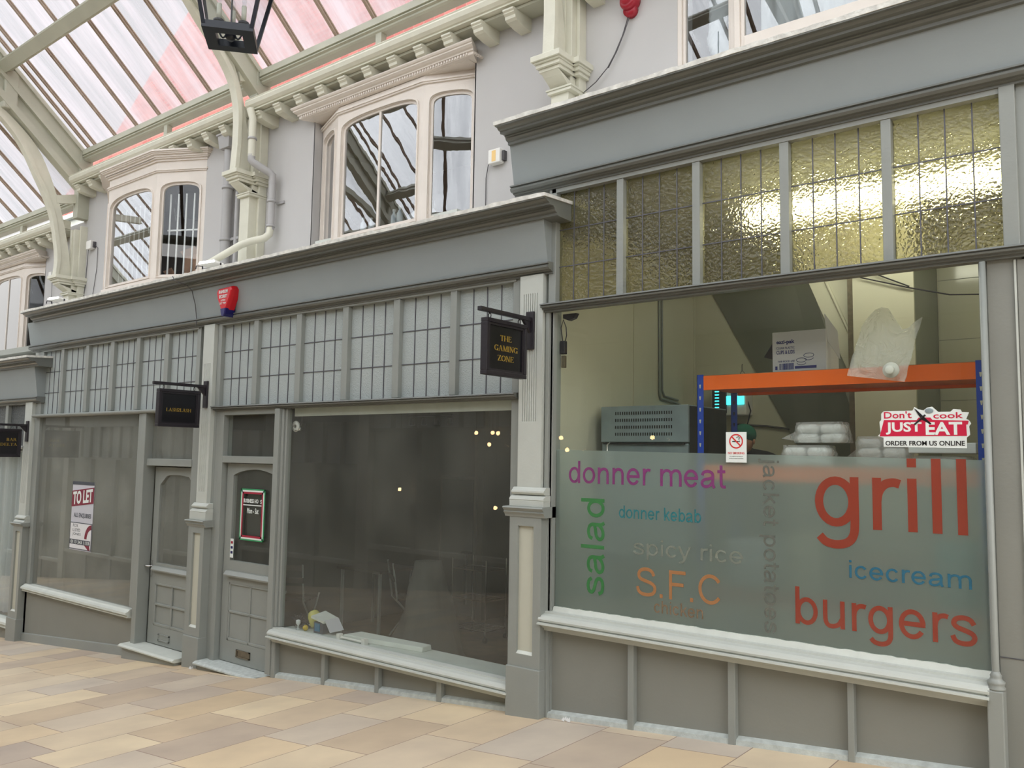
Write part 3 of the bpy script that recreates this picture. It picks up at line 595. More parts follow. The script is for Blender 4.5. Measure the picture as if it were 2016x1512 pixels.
# --- curtained shop (far left)
w = window('shop window of the curtained shop at the far left edge with hammered glass above')
P0 = [(-15.7, -14.85), (-14.78, -14.08), (-14.0, -13.36), (-13.27, -12.66)]
transom(w, P0, 1.60, 2.17, MILKD, -16.5, -12.62, cols=1, rows=1)
MB().prx([(0.03, 1.59), (-.05, 1.585), (-.06, 1.57), (-.05, 1.545), (.03, 1.54)], -16.5, -12.6).build('transom_rail', GREY, w)
MB().box(-16.5, -12.64, .03, .036, -.83, 1.545).build('glass_pane', GLASS, w)
MB().box(-12.66, -12.60, -.01, .07, -.9, 2.2).build('frame_post', GREY, w, bev=.004)
MB().prx([(.05, -.80), (-.03, -.81), (-.075, -.84), (-.08, -.87), (-.05, -.89), (-.06, -.92), (.05, -.93)], -16.5, -12.62).build('sill', SILLW, w)
MB().box(-16.5, -12.6, .0, .08, -1.5, -.9).build('riser', STALL, w)
t = thing('curtain', 'sheer white gathered curtain hanging inside the far left shop window', 'curtain', (-14, .2, -.8))
mb = MB(); n = 150; vs = []
for i in range(n+1):
    x = -16.4+3.7*i/n; y = .2+.03*sin(i*1.1)+.015*sin(i*.37)
    vs += [(x, y, -.82), (x+.01*sin(i*.5), y+.01, .4), (x, y, 1.5)]
fs = [(i*3+k, (i+1)*3+k, (i+1)*3+k+1, i*3+k+1) for i in range(n) for k in (0, 1)]
mb.add(vs, fs, True); mb.build('curtain_cloth', CURT, t)
MB().tube([(-16.4, .2, 1.51), (-12.7, .2, 1.51)], .012).build('curtain_rail', WHITE, t)

# ------------------------------------------------------------------ pilasters
def pilaster(label, xa, xb, zt, ztor, zcap, zcb, zpl, fl0, fl1, flutes=7):
    """xa, xb: faces of the pedestal"""
    f = fz(xb); t = thing('pilaster', label, 'pilaster', ((xa+xb)/2, -.05, f))
    ia, ib = xa+.03, xb-.04
    # shaft with flutes as real grooves
    mb = MB(); m = (ib-ia)*.17; fw = ((ib-ia)-2*m)/flutes
    mb.box(ia, ib, -.045, .08, ztor, fl0); mb.box(ia, ib, -.045, .08, fl1, zt)
    mb.box(ia, ia+m, -.045, .08, fl0, fl1); mb.box(ib-m, ib, -.045, .08, fl0, fl1); mb.box(ia+m, ib-m, -.036, .08, fl0, fl1)
    for k in range(flutes): x = ia+m+fw*k; mb.box(x+fw*.28, x+fw, -.045, -.03, fl0, fl1)
    mb.build('shaft', PALE, t)
    mb = MB()
    mb.prx([(.08, ztor+.005), (-.05, ztor+.005), (-.062, ztor-.01), (-.075, ztor-.02), (-.078, ztor-.032), (-.068, ztor-.045), (-.05, ztor-.052), (.08, ztor-.052)], xa-.003, xb+.012)
    mb.prx([(.08, ztor-.05), (-.06, ztor-.055), (-.085, ztor-.072), (-.09, ztor-.085), (-.082, ztor-.095), (.08, ztor-.095)], xa-.012, xb+.018)
    mb.box(xa-.01, xb+.016, -.088, .08, zcap, ztor-.09)
    mb.build('base_moulding', PALE, t, bev=.003)
    h = zcap-zcb
    MB().prx([(.08, zcap+.006), (-.12, zcap-.001), (-.128, zcap-.01), (-.115, zcap-.022), (-.105, zcap-h*.45), (-.112, zcap-h*.55), (-.095, zcap-h*.8), (-.09, zcb), (.08, zcb)], xa-.045, xb+.035).build('cap_moulding', GREY, t)
    # pedestal with recessed panel
    px0, px1 = xa+(xb-xa)*.25, xb-(xb-xa)*.24; pz0, pz1 = zpl+.09, zcb-.065
    mb = MB(); mb.box(xa, px0, -.085, .08, zpl, zcb); mb.box(px1, xb, -.085, .08, zpl, zcb); mb.box(px0, px1, -.085, .08, zpl, pz0); mb.box(px0, px1, -.085, .08, pz1, zcb)
    mb.build('pedestal', GREY, t)
    MB().box(px0, px1, -.064, .05, pz0, pz1).build('inset_panel', PANELC, t)
    MB().hexa([(px0, -.084, pz0), (px1, -.084, pz0), (px1, -.06, pz0), (px0, -.06, pz0), (px0, -.083, pz0+.004), (px1, -.083, pz0+.004), (px1, -.063, pz0+.022), (px0, -.063, pz0+.022)]).build('panel_bead', SILLW, t)
    MB().hexa([(xa-.012, -.10, fz(xa)-.02), (xb+.006, -.10, fz(xb)-.02), (xb+.006, .08, fz(xb)-.02), (xa-.012, .08, fz(xa)-.02), (xa-.012, -.10, zpl), (xb+.006, -.10, zpl), (xb+.006, .08, zpl), (xa-.012, .08, zpl)]).build('plinth', GREY, t, bev=.006)
    return t
pilaster('grey fluted pilaster between the dark shop and the takeaway kitchen, nearest one', -3.90, -3.615, 2.90, 1.31, 1.175, 1.10, .03, 1.80, 2.76)
pilaster('grey fluted pilaster between the two shop doors', -8.215, -7.945, 2.90, 1.0, .83, .76, -.36, 1.12, 2.48)
pilaster('grey pilaster between the curtained shop and the to let shop', -12.64, -12.35, 2.19, .63, .54, .49, -.74, .80, 1.9)
MB_ = MB().hexa([(-3.615, .0, fz(-3.6)-.02), (-3.58, .0, fz(-3.6)-.02), (-3.58, .09, fz(-3.6)-.02), (-3.615, .09, fz(-3.6)-.02), (-3.615, 0, 3.6), (-3.58, 0, 3.6), (-3.58, .09, 3.6), (-3.615, .09, 3.6)])
tag(MB_.build('trim_1', GREY), 'narrow grey lining board beside the nearest pilaster', 'trim', kind='structure')
for i, (x0, x1, z1) in enumerate(((-8.0, -7.94, 2.9), (-12.40, -12.29, 2.9))):
    tag(MB().box(x0, x1, .0, .09, fz(x0)-.02, z1).build('trim_%d' % (i+2), GREY), ['grey lining board between the door pilaster and the right hand door', 'grey lining board left of the to let window'][i], 'trim', kind='structure')
tag(MB().box(-8.38, -8.20, .0, .09, fz(-8.4)-.02, 2.0).build('trim_4', GREY), 'grey lining board right of the left hand door', 'trim', kind='structure')

# ------------------------------------------------------------------ doors
def door(n, label, xa, xb, z0, z1, y, arch, gz0, letter, fan0, fan1, ledge, pan, glass):
    t = thing('door_%d' % n, label, 'door', ((xa+xb)/2, y, z0), kind='structure')
    # leaf: stiles and rails around the glazed upper panel
    st = .115; gx0, gx1 = xa+st, xb-st*.55
    if arch == 'round': top = [(gx0+(gx1-gx0)*k/12, z1-.12+.065*sin(pi*k/12)**.8) for k in range(13)]
    else: top = [(gx0, z1-.2), (gx0+.13, z1-.1), (gx0+.2, z1-.085), (gx0+.42, z1-.085), (gx1-.13, z1-.1), (gx1, z1-.22)]
    mb = MB(); mb.box(xa, gx0, y, y+.045, z0, z1); mb.box(gx1, xb, y, y+.045, z0, z1)
    mb.pry(top+[(gx1, z1), (gx0, z1)], y, y+.045)
    mb.box(gx0, gx1, y, y+.045, pan[1]+.0, gz0); mb.box(gx0, gx1, y, y+.045, z0, pan[0]); mb.box(gx0, gx1, y+.014, y+.04, pan[0], pan[1])
    mb.build('door_leaf', GREY, t)
    MB().box(gx0-.01, gx1+.01, y+.022, y+.027, gz0-.01, z1-.05).build('glass_pane', glass, t)
    MB().prx([(y+.01, ledge+.05), (y-.02, ledge+.045), (y-.045, ledge+.01), (y-.04, ledge-.005), (y+.01, ledge-.01)], gx0-.04, gx1+.04).build('weather_ledge', GREY, t)
    # four raised beads dividing the lower panel
    mb = MB(); p0, p1 = pan; xm = (gx0+gx1)/2; zm = (p0+p1)/2
    for a, b, c, d in ((gx0, gx1, p1-.022, p1), (gx0, gx1, p0, p0+.028), (gx0, gx0+.022, p0, p1), (gx1-.022, gx1, p0, p1), (gx0, gx1, zm-.012, zm+.012), (xm-.012, xm+.012, p0, p1)):
        mb.box(a, b, y-.004 if n == 1 else y+.002, y+.02, c, d)
    mb.build('panel_mould', GREY, t, bev=.005)
    # letter plate
    lx, lz = letter; lp = MB(); w_, h_ = .115, .036
    lp.box(lx-w_, lx+w_, y-.012, y, lz+h_-.012, lz+h_); lp.box(lx-w_, lx+w_, y-.012, y, lz-h_, lz-h_+.012)
    lp.box(lx-w_, lx-w_+.016, y-.012, y, lz-h_, lz+h_); lp.box(lx+w_-.016, lx+w_, y-.012, y, lz-h_, lz+h_)
    lp.box(lx-w_+.01, lx+w_-.01, y-.005, y, lz-h_+.01, lz+h_-.01)
    lpo = lp.build('letter_plate', BRASS if n == 2 else GREY, t)
    return t
d2 = door(2, 'grey half glazed door of the dark shop with an arched pane and business hours sign', -7.775, -6.87, -.565, 1.425, .05, 'round', .44, (-7.36, -.46), 1.51, 1.90, .29, (-.36, .22), GLASS)
d1 = door(1, 'grey half glazed door of the to let shop with a cut corner pane', -9.26, -8.36, -.61, 1.36, .08, 'cut', .28, (-8.90, -.525), 1.46, 1.93, .20, (-.41, .06), GLASS1)
# door frames with fanlights
def doorframe(t, xa, xb, zbar0, zbar1, zt, y, fl, posts, glass):
    for i, (a, b, c, z0) in enumerate(posts): MB().box(a, b, c, .1, z0, 1.975).build('door_frame', GREY, t, bev=.004)
    MB().box(xa, xb, y, .1, zbar0, zbar1).build('cross_bar', GREY, t, bev=.004)
    if zt < 1.97: MB().box(xa, xb, y, .1, zt, 1.975).build('head_frame', GREY, t)
    MB().box(xa, xb, .05, .055, zbar1, zt).build('fanlight', glass, t)
doorframe(d2, -7.79, -6.87, 1.432, 1.502, 1.925, -.01, 0, [(-7.94, -7.865, .0, -.62), (-7.865, -7.79, -.01, -.58)], GLASS)
doorframe(d1, -9.31, -8.37, 1.375, 1.455, 1.975, -.01, 0, [], GLASS1)
# handle of the left door
mb = MB().box(-9.245, -9.215, .07, .08, .12, .30); mb.tube([(-9.23, .075, .24), (-9.23, .03, .24), (-9.33+.01, .03, .24)], .009); lab(mb.build('door_handle', CHROME, d1), 'chrome lever handle')
# steps
def step(label, x0, x1, zt, m):
    t = thing('door_step', label, 'step', ((x0+x1)/2, -.05, zt))
    MB().prx([(.09, zt), (-.13, zt-.006), (-.155, zt-.02), (-.155, zt-.035), (-.13, zt-.045), (.09, zt-.045)], x0, x1).build('tread', m, t, bev=.003)
    MB().hexa([(x0+.03, -.12, fz(x0)-.02), (x1-.02, -.12, fz(x1)-.02), (x1-.02, .09, fz(x1)-.02), (x0+.03, .09, fz(x0)-.02), (x0+.03, -.12, zt-.045), (x1-.02, -.12, max(zt-.045, fz(x1))), (x1-.02, .09, max(zt-.045, fz(x1))), (x0+.03, .09, zt-.045)]).build('riser', GREY, t)
step('worn pale step of the left hand door', -9.46, -8.31, -.62, SILLW)
step('worn whitewashed stone step of the right hand door', -7.93, -6.87, -.57, WORN)
# whole door-2 sign: business hours
t = thing('hours_sign', 'business hours sign with a green and red border on the right hand door', 'sign', (-7.3, .03, 1.0))
x0, x1, z0, z1, y = -7.512, -7.10, .66, 1.175, .044
GRN = mat('sign_green', s2l(52, 150, 96), .5); SR = mat('sign_red', s2l(158, 34, 58), .5); SW = mat('sign_white', s2l(226, 232, 228), .5); SD = mat('sign_dark', s2l(70, 70, 64), .4)
for k, (m, dd, w_) in enumerate(((GRN, 0, .016), (SW, .014, .018), (SR, .03, .02))):
    mb = MB(); a, b, c, d = x0+dd, x1-dd, z0+dd, z1-dd; yy = y-.001*k
    mb.box(a, b, yy, yy+.003, d-w_, d); mb.box(a, b, yy, yy+.003, c, c+w_); mb.box(a, a+w_, yy, yy+.003, c, d); mb.box(b-w_, b, yy, yy+.003, c, d)
    mb.build('border', m, t)
text('lettering', 'BUSINESS HO', x0+.055, x1-.11, 1.035, 1.075, TF(y), SW, t, bold=.015)
text('lettering', 'S', x1-.075, x1-.05, 1.032, 1.072, TF(y), SW, t, bold=.015)
MB().box(x0+.05, x1-.05, y, y+.001, 1.008, 1.018).build('rule', SW, t)
text('lettering', 'Mon - Sat', x0+.12, x1-.1, .93, .985, TF(y), SW, t, bold=.01)
t = thing('door_sticker', 'narrow white sticker low on the left of the right hand door pane', 'sticker', (-7.65, .04, .55))
MB().box(-7.655, -7.60, .043, .045, .47, .66).build('sticker_face', SW, t)
for k, c in enumerate((SR, BLUED, BLUED)): MB().box(-7.645, -7.61, .0415, .043, .61-.05*k, .635-.05*k).build('printed_mark', c, t)
t = thing('door_sticker', 'narrow sticker low on the right of the right hand door pane', 'sticker', (-6.95, .04, .55))
MB().box(-6.985, -6.94, .043, .045, .47, .80).build('sticker_face', CARDW, t)
for k in range(3): MB().box(-6.98, -6.945, .0415, .043, .50+.035*k, .52+.035*k).build('printed_mark', BLUED, t)
MB().box(-6.98, -6.945, .0415, .043, .62, .78).build('printed_mark', SD, t)

# ------------------------------------------------------------------ upper bay windows
def archloop(x0, x1, z0, zs, zc, n=16, r=.28):
    """loop: bottom left, up, basket arch, down; springing zs, crown zc"""
    w_ = x1-x0; out = [(x0, z0), (x0, (z0+zs)/2)]
    for k in range(n+1):
        s_ = k/n; a = pi*(1-s_); X = (x0+x1)/2+w_/2*cos(a)*(abs(cos(a))**-.25 if abs(cos(a)) > 1e-3 else 1); Z = zs+(zc-zs)*(sin(a)**.62 if sin(a) > 0 else 0)
        out.append((X, Z))
    out += [(x1, (z0+zs)/2), (x1, z0)]
    return out
def rectloop(x0, x1, z0, z1, n=16, zs=0):
    out = [(x0, z0), (x0, (z0+zs)/2)]
    for k in range(n+1): out.append((x0+(x1-x0)*k/n, z1 if 0 < k < n else z1))
    out += [(x1, (z0+zs)/2), (x1, z0)]
    return out
def light(t, A, B, z0, z1, zs, zc, glass, mull=False, m=BAYW, ang=0, top=.085, sidew=.07, thick=.05):
    """one arched light between plan points A and B (x, y)"""
    A = Vector(A); B = Vector(B); L = (B-A).length; d = (B-A)/L; nrm = Vector((d.y, -d.x))
    T = lambda u, w, v: (A.x+d.x*u-nrm.x*w, A.y+d.y*u-nrm.y*w, v)
    fr = MB(); zb = z0+.05
    outer = rectloop(0, L, z0, z1, zs=zs); inner = archloop(sidew, L-sidew, zb, zs, zc)
    fr.ring(outer, inner, T, (0, thick)); fr.build('frame', m, t)
    hood = MB(); hood.ring(archloop(sidew-.018, L-sidew+.018, zb-.01, zs+.004, zc+.02), archloop(sidew-.004, L-sidew+.004, zb, zs, zc+.003), T, (-.014, .0)); hood.build('arch_moulding', m, t)
    sash = MB(); sash.ring(archloop(sidew, L-sidew, zb, zs, zc), archloop(sidew+.026, L-sidew-.026, zb+.03, zs-.012, zc-.026), T, (.018, .045)); sash.build('sash', m, t)
    if mull: MB().hexa([T(L/2-.014, .02, zb), T(L/2+.014, .02, zb), T(L/2+.014, .05, zb), T(L/2-.014, .05, zb), T(L/2-.014, .02, zc), T(L/2+.014, .02, zc), T(L/2+.014, .05, zc), T(L/2-.014, .05, zc)]).build('mullion', m, t)
    MB().hexa([T(sidew, .03, zb), T(L-sidew, .03, zb), T(L-sidew, .034, zb), T(sidew, .034, zb), T(sidew, .03, zc), T(L-sidew, .03, zc), T(L-sidew, .034, zc), T(sidew, .034, zc)]).build('glass_pane', glass, t)
    return T
def inset_bay(label, x0, x1, c0, c1, zb, zh, zs, zc, yf=.40, yb=.60, gright=None):
    """canted window set inside its wall opening under a straight dentilled hood"""
    t = window(label)
    light(t, (c0, yf), (c1, yf), zb, zh, zs, zc, GLASSU, True)
    light(t, (x0+.01, yb), (c0, yf), zb, zh, zs, zc-.02, GLASSP)
    light(t, (c1, yf), (x1-.01, yb), zb, zh, zs, zc-.02, gright or GLASSU)
    s = MB()
    for a, b, h in ((.03, zh-.105, .015), (.018, zh-.12, .015)):
        P = [(x0, yb-a), (c0, yf-a), (c1, yf-a), (x1, yb-a), (x1, yb+.02), (c1, yf+.02), (c0, yf+.02), (x0, yb+.02)]
        s.prz(P, b, b+h)
    s.build('string_moulding', BAYW, t)
    h0 = zh-.035; H = MB()
    prof = [(.5, h0), (.40, h0), (.365, h0+.006), (.36, h0+.012), (.36, h0+.034), (.343, h0+.036), (.343, h0+.050), (.325, h0+.056), (.308, h0+.066), (.300, h0+.070), (.300, h0+.082), (.288, h0+.086), (.278, h0+.098), (.275, h0+.108), (.5, h0+.125)]
    H.prx(prof, x0-.02, x1+.02, .55, .55); H.box(x0, x1, .40, .75, h0-.004, h0+.02); H.build('hood_cornice', BAYW, t)
    dn = MB(); n = int((x1-x0)/.032)
    for k in range(n): x = x0-.05+(x1-x0+.1)*k/n; dn.box(x, x+.016, .348, .364, h0+.012, h0+.032)
    for k in range(5): dn.box(x1+.075, x1+.099, .375+k*.026, .39+k*.026, h0+.012, h0+.032)
    dn.build('dentil_course', BAYW, t)
    jm = MB(); jm.box(x0-.012, x0+.002, .5, .78, zb-.3, zh); jm.box(x1-.002, x1+.012, .5, .78, zb-.3, zh); jm.build('jamb_lining', WALLU, t)
    return t
inset_bay('canted three light upper window under a wide dentilled hood above the dark empty shop', -7.12, -4.85, -6.62, -5.40, 3.66, 5.12, 4.80, 4.92)
inset_bay('canted upper window with a hood above the curtained shop at the far left', -15.9, -13.6, -15.35, -14.12, 3.0, 4.50, 4.18, 4.30, gright=GLASSB)
# projecting bay above the to let shop
t = window('projecting canted upper window with barred side light above the to let shop')
XC0, XC1, YF = -11.02, -9.80, .19
T1 = light(t, (XC0, YF), (XC1, YF), 3.62, 5.14, 4.66, 4.85, GLASSP)
T2 = light(t, (XC1, YF), (-9.20, .5), 3.62, 5.14, 4.72, 4.85, GLASSB)
light(t, (-11.62, .5), (XC0, YF), 3.62, 5.14, 4.72, 4.85, GLASSP)
def plan(a): return [(-11.62-a, .52), (-11.62-a, .5-a*.6), (XC0-a*.5, YF-a), (XC1+a*.5, YF-a), (-9.20+a, .5-a*.6), (-9.20+a, .52)]
s = MB()
for a, z0, z1 in ((.018, 4.985, 5.0), (.03, 5.0, 5.012), (.015, 5.012, 5.03)): s.prz(plan(a), z0, z1)
s.build('string_moulding', BAYW, t)
s = MB()
for a, z0, z1 in ((.02, 5.12, 5.145), (.045, 5.145, 5.16), (.06, 5.16, 5.185), (.085, 5.185, 5.20), (.10, 5.20, 5.215), (.115, 5.215, 5.235)): s.prz(plan(a), z0, z1)
s.build('hood_cornice', BAYW, t)
s = MB()
for (A, B) in (((XC0, YF), (XC1, YF)), ((XC1, YF), (-9.20, .5))):
    A = Vector(A); B = Vector(B); L = (B-A).length; d = (B-A)/L; nr = Vector((d.y, -d.x))
    for k in range(int(L/.03)):
        p = A+d*(k*.03)+nr*.045; q = p+d*.015; s.hexa([(p.x, p.y, 5.15), (q.x, q.y, 5.15), (q.x-nr.x*.02, q.y-nr.y*.02, 5.15), (p.x-nr.x*.02, p.y-nr.y*.02, 5.15), (p.x, p.y, 5.168), (q.x, q.y, 5.168), (q.x-nr.x*.02, q.y-nr.y*.02, 5.168), (p.x-nr.x*.02, p.y-nr.y*.02, 5.168)])
s.build('dentil_course', BAYW, t)
s = MB()
for a, z0, z1 in ((.03, 3.60, 3.64), (.05, 3.57, 3.60)): s.prz(plan(a), z0, z1)
s.build('window_sill', BAYW, t)
MB().prz(plan(-.02), 3.42, 3.58).build('apron', BAYW, t)
MB().prz(plan(.0), 5.13, 5.22).build('bay_top', BAYW, t)
# security bars and scrolls inside the bay
t = thing('window_grille', 'white security bars with scrollwork inside the projecting bay window', 'grille', (-10.2, .35, 3.7))
L = (Vector((-9.20, .5))-Vector((XC1, YF))).length
for k in range(5): u = .13+(L-.24)*k/4; a = T2(u, .12, 3.68); b = T2(u, .12, 4.74); MB().tube([a, b], .012, 6).build('bar', WHITE, t)
MB().tube([T2(.1, .13, 4.28), T2(L-.09, .13, 4.28)], .012, 6).build('cross_rail', WHITE, t)
for k in range(6): u = .14+.12*k; MB().tube([T1(u, .12, 3.68), T1(u, .12, 4.70)], .009, 6).build('bar', WHITE, t)
MB().tube([T1(1.08, .12, 3.68), T1(1.08, .12, 4.76)], .006, 6).build('bar', WHITE, t)
for k, zc in enumerate((4.62, 4.38, 4.12, 3.86)):
    mb = MB()
    for sg in (-1, 1):
        for q in (-1, 1):
            pts = [T1(.93+sg*(.045-.035*cos(a*1.0)+.0), .12, zc+q*(.01+.05*sin(a)+.012*a)) for a in [i*.35 for i in range(12)]]
            mb.tube(pts, .005, 5)
    mb.tube([T1(.93+.075*cos(i*pi/10), .12, zc+.075*sin(i*pi/10)) for i in range(21)], .005, 5); mb.build('scroll', WHITE, t)
# boxes seen inside the bay
for (u, w_, h, dd, lb) in ((.35, .34, .42, .30, 'large brown cardboard box behind the barred light of the bay window'), (.10, .2, .16, .28, 'small brown cardboard box behind the barred light, lower of the two')):
    p = T2(u, dd, 3.64); x, y = p[0], p[1]
    t = thing('cardboard_box', lb, 'box', (x, y, 3.58))
    MB().box(x-w_/2, x+w_/2, y-.02, y+.26, 3.58, 3.58+h).build('carton', CARD, t)
    mb = MB().hexa([(x-w_/2, y-.02, 3.58+h), (x+w_/2, y-.02, 3.58+h), (x+w_/2, y-.015, 3.58+h), (x-w_/2, y-.015, 3.58+h), (x-w_/2-.01, y-.07, 3.58+h+.06), (x+w_/2, y-.08, 3.58+h+.08), (x+w_/2, y-.075, 3.58+h+.08), (x-w_/2-.01, y-.065, 3.58+h+.06)]); mb.build('flap', CARD, t)
    mb = MB().box(x-.6, x+.6, y-.2, y+.4, 3.54, 3.58)
tag(MB().box(-11.5, -9.25, .28, 1.3, 3.53, 3.578).build('window_shelf', SILLW), 'pale shelf inside the projecting bay window', 'shelf')

# window above the takeaway
t = window('upper window with pink white frames and a knotted curtain above the takeaway kitchen')
def flatlight(t, x0, x1, y0, y1, z0, z1, br, fw=.05):
    A = Vector((x0, y0)); B = Vector((x1, y1)); L = (B-A).length; d = (B-A)/L; nr = Vector((d.y, -d.x)); T = lambda u, w, v: (A.x+d.x*u-nr.x*w, A.y+d.y*u-nr.y*w, v)
    for (a, b, c, e, w0) in ((0, fw*.6, z0, z1, 0), (fw*.6, fw, z0, z1, .015), (L-fw, L-fw*.6, z0, z1, .015), (L-fw*.6, L, z0, z1, 0), (fw, L-fw, z0, z0+br, .01)):
        MB().hexa([T(a, w0, c), T(b, w0, c), T(b, .06, c), T(a, .06, c), T(a, w0, e), T(b, w0, e), T(b, .06, e), T(a, .06, e)]).build('frame', BAYW, t, bev=.003)
    MB().hexa([T(fw, .035, z0+br), T(L-fw, .035, z0+br), T(L-fw, .04, z0+br), T(fw, .04, z0+br), T(fw, .035, z1), T(L-fw, .035, z1), T(L-fw, .04, z1), T(fw, .04, z1)]).build('glass_pane', GLASSP, t)
flatlight(t, -2.83, -2.36, .50, .47, 4.2, 5.42, .0, .06)
flatlight(t, -2.36, -.75, .45, .45, 4.2, 5.42, .33, .07)
flatlight(t, -.75, -.3, .45, .52, 4.2, 5.42, .0, .06)
t = thing('curtain', 'twisted white curtain hanging in the left light above the takeaway kitchen', 'curtain', (-2.5, .65, 4.3))
mb = MB(); n = 26; vs = []; m_ = 12
for i in range(n+1):
    z = 4.15+1.2*i/n; rr = .075+.02*sin(i*.8); cx = -2.52+.05*sin(i*.35)
    for k in range(m_): a = 2*pi*k/m_+i*.45; q = rr*(1+.45*abs(sin(a*1.5-i*.5))); vs.append((cx+q*cos(a), .66+.5*q*sin(a), z))
fs = [(i*m_+k, i*m_+(k+1) % m_, (i+1)*m_+(k+1) % m_, (i+1)*m_+k) for i in range(n) for k in range(m_)]
mb.add(vs, fs, True).build('curtain_cloth', DRAPE, t)
t = thing('curtain', 'gathered pale curtain in the wide light above the takeaway kitchen', 'curtain', (-1.7, .7, 4.5))
mb = MB(); n = 60; vs = []
for i in range(n+1): x = -2.25+1.5*i/n; y = .68+.035*sin(i*.9)+.02*sin(i*.33); vs += [(x, y, 4.35), (x, y, 5.4)]
mb.add(vs, [(i*2, i*2+2, i*2+3, i*2+1) for i in range(n)], True).build('curtain_cloth', DRAPE, t)
# bottles on the sill of the upper window above the dark shop
def bottle(x, y, z, h, lb):
    t = thing('bottle', lb, 'bottle', (x, y, z), 'small bottles inside the upper window')
    MB().lathe([(0, 0), (.028, 0), (.03, .01), (.03, h*.55), (.012, h*.75), (.012, h*.88), (0, h*.88)], (x, y, z), 14).build('bottle_body', POLYB, t)
    MB().lathe([(0, h*.86), (.016, h*.86), (.016, h), (0, h)], (x, y, z), 12).build('bottle_cap', WHITE, t)
POLYB = thinfilm('clear_bottle_plastic', .75, (.8, .84, .84), .15)
for x, h, lb in ((-6.30, .14, 'small clear bottle at the left of the upper window sill'), (-6.18, .12, 'shorter clear bottle beside it, left of the central mullion'), (-5.86, .15, 'clear bottle just right of the central mullion of the upper window'), (-5.78, .17, 'tallest clear bottle on the upper window sill, right of the mullion')): bottle(x, .50, 3.755, h, lb)
tag(MB().box(-7.0, -5.0, .46, .9, 3.70, 3.753).build('window_shelf', SILLW), 'pale inner sill of the upper window above the dark shop', 'shelf')
t = thing('crumpled_cloth', 'crumpled white bag on the right of the upper window sill', 'bag', (-5.55, .55, 3.76))
mb = MB(); r = random.Random(5); vs = []; n = 12; m_ = 7
for i in range(m_+1):
    for k in range(n): a = 2*pi*k/n; q = sin(pi*i/m_*.95+.05)*(1+r.uniform(-.18, .18)); vs.append((-5.56+.17*q*cos(a), .56+.08*q*sin(a), 3.754+.13*i/m_*(1+.3*cos(a))))
mb.add(vs, [(i*n+k, i*n+(k+1) % n, (i+1)*n+(k+1) % n, (i+1)*n+k) for i in range(m_) for k in range(n)]+[tuple(range(n))[::-1], tuple(range(m_*n, m_*n+n))]).build('crumpled_sheet', FOAM, t)
# ------------------------------------------------------------------ iron columns with curved roof ribs
def smooth(pts, n=6):
    out = []
    P = [pts[0]]+list(pts)+[pts[-1]]
    for i in range(1, len(P)-2):
        p0, p1, p2, p3 = [Vector(q) for q in P[i-1:i+3]]
        for k in range(n):
            t_ = k/n; out.append(.5*((2*p1)+(-p0+p2)*t_+(2*p0-5*p1+4*p2-p3)*t_*t_+(-p0+3*p1-3*p2+p3)*t_**3))
    out.append(Vector(pts[-1])); return out
def strip(mb, A, B, x0, x1):
    """solid between two (y, z) polylines of equal count, x0..x1"""
    n = len(A); vs = []
    for a, b in zip(A, B): vs += [(x0, a[0], a[1]), (x1, a[0], a[1]), (x1, b[0], b[1]), (x0, b[0], b[1])]
    fs = [(i*4+a, i*4+b, (i+1)*4+b, (i+1)*4+a) for i in range(n-1) for a, b in ((0, 1), (1, 2), (2, 3), (3, 0))]+[(0, 3, 2, 1), (4*n-4, 4*n-3, 4*n-2, 4*n-1)]
    return mb.add(vs, fs)
def mir(pts): return [(-6.2-p[0], p[1]) for p in pts]
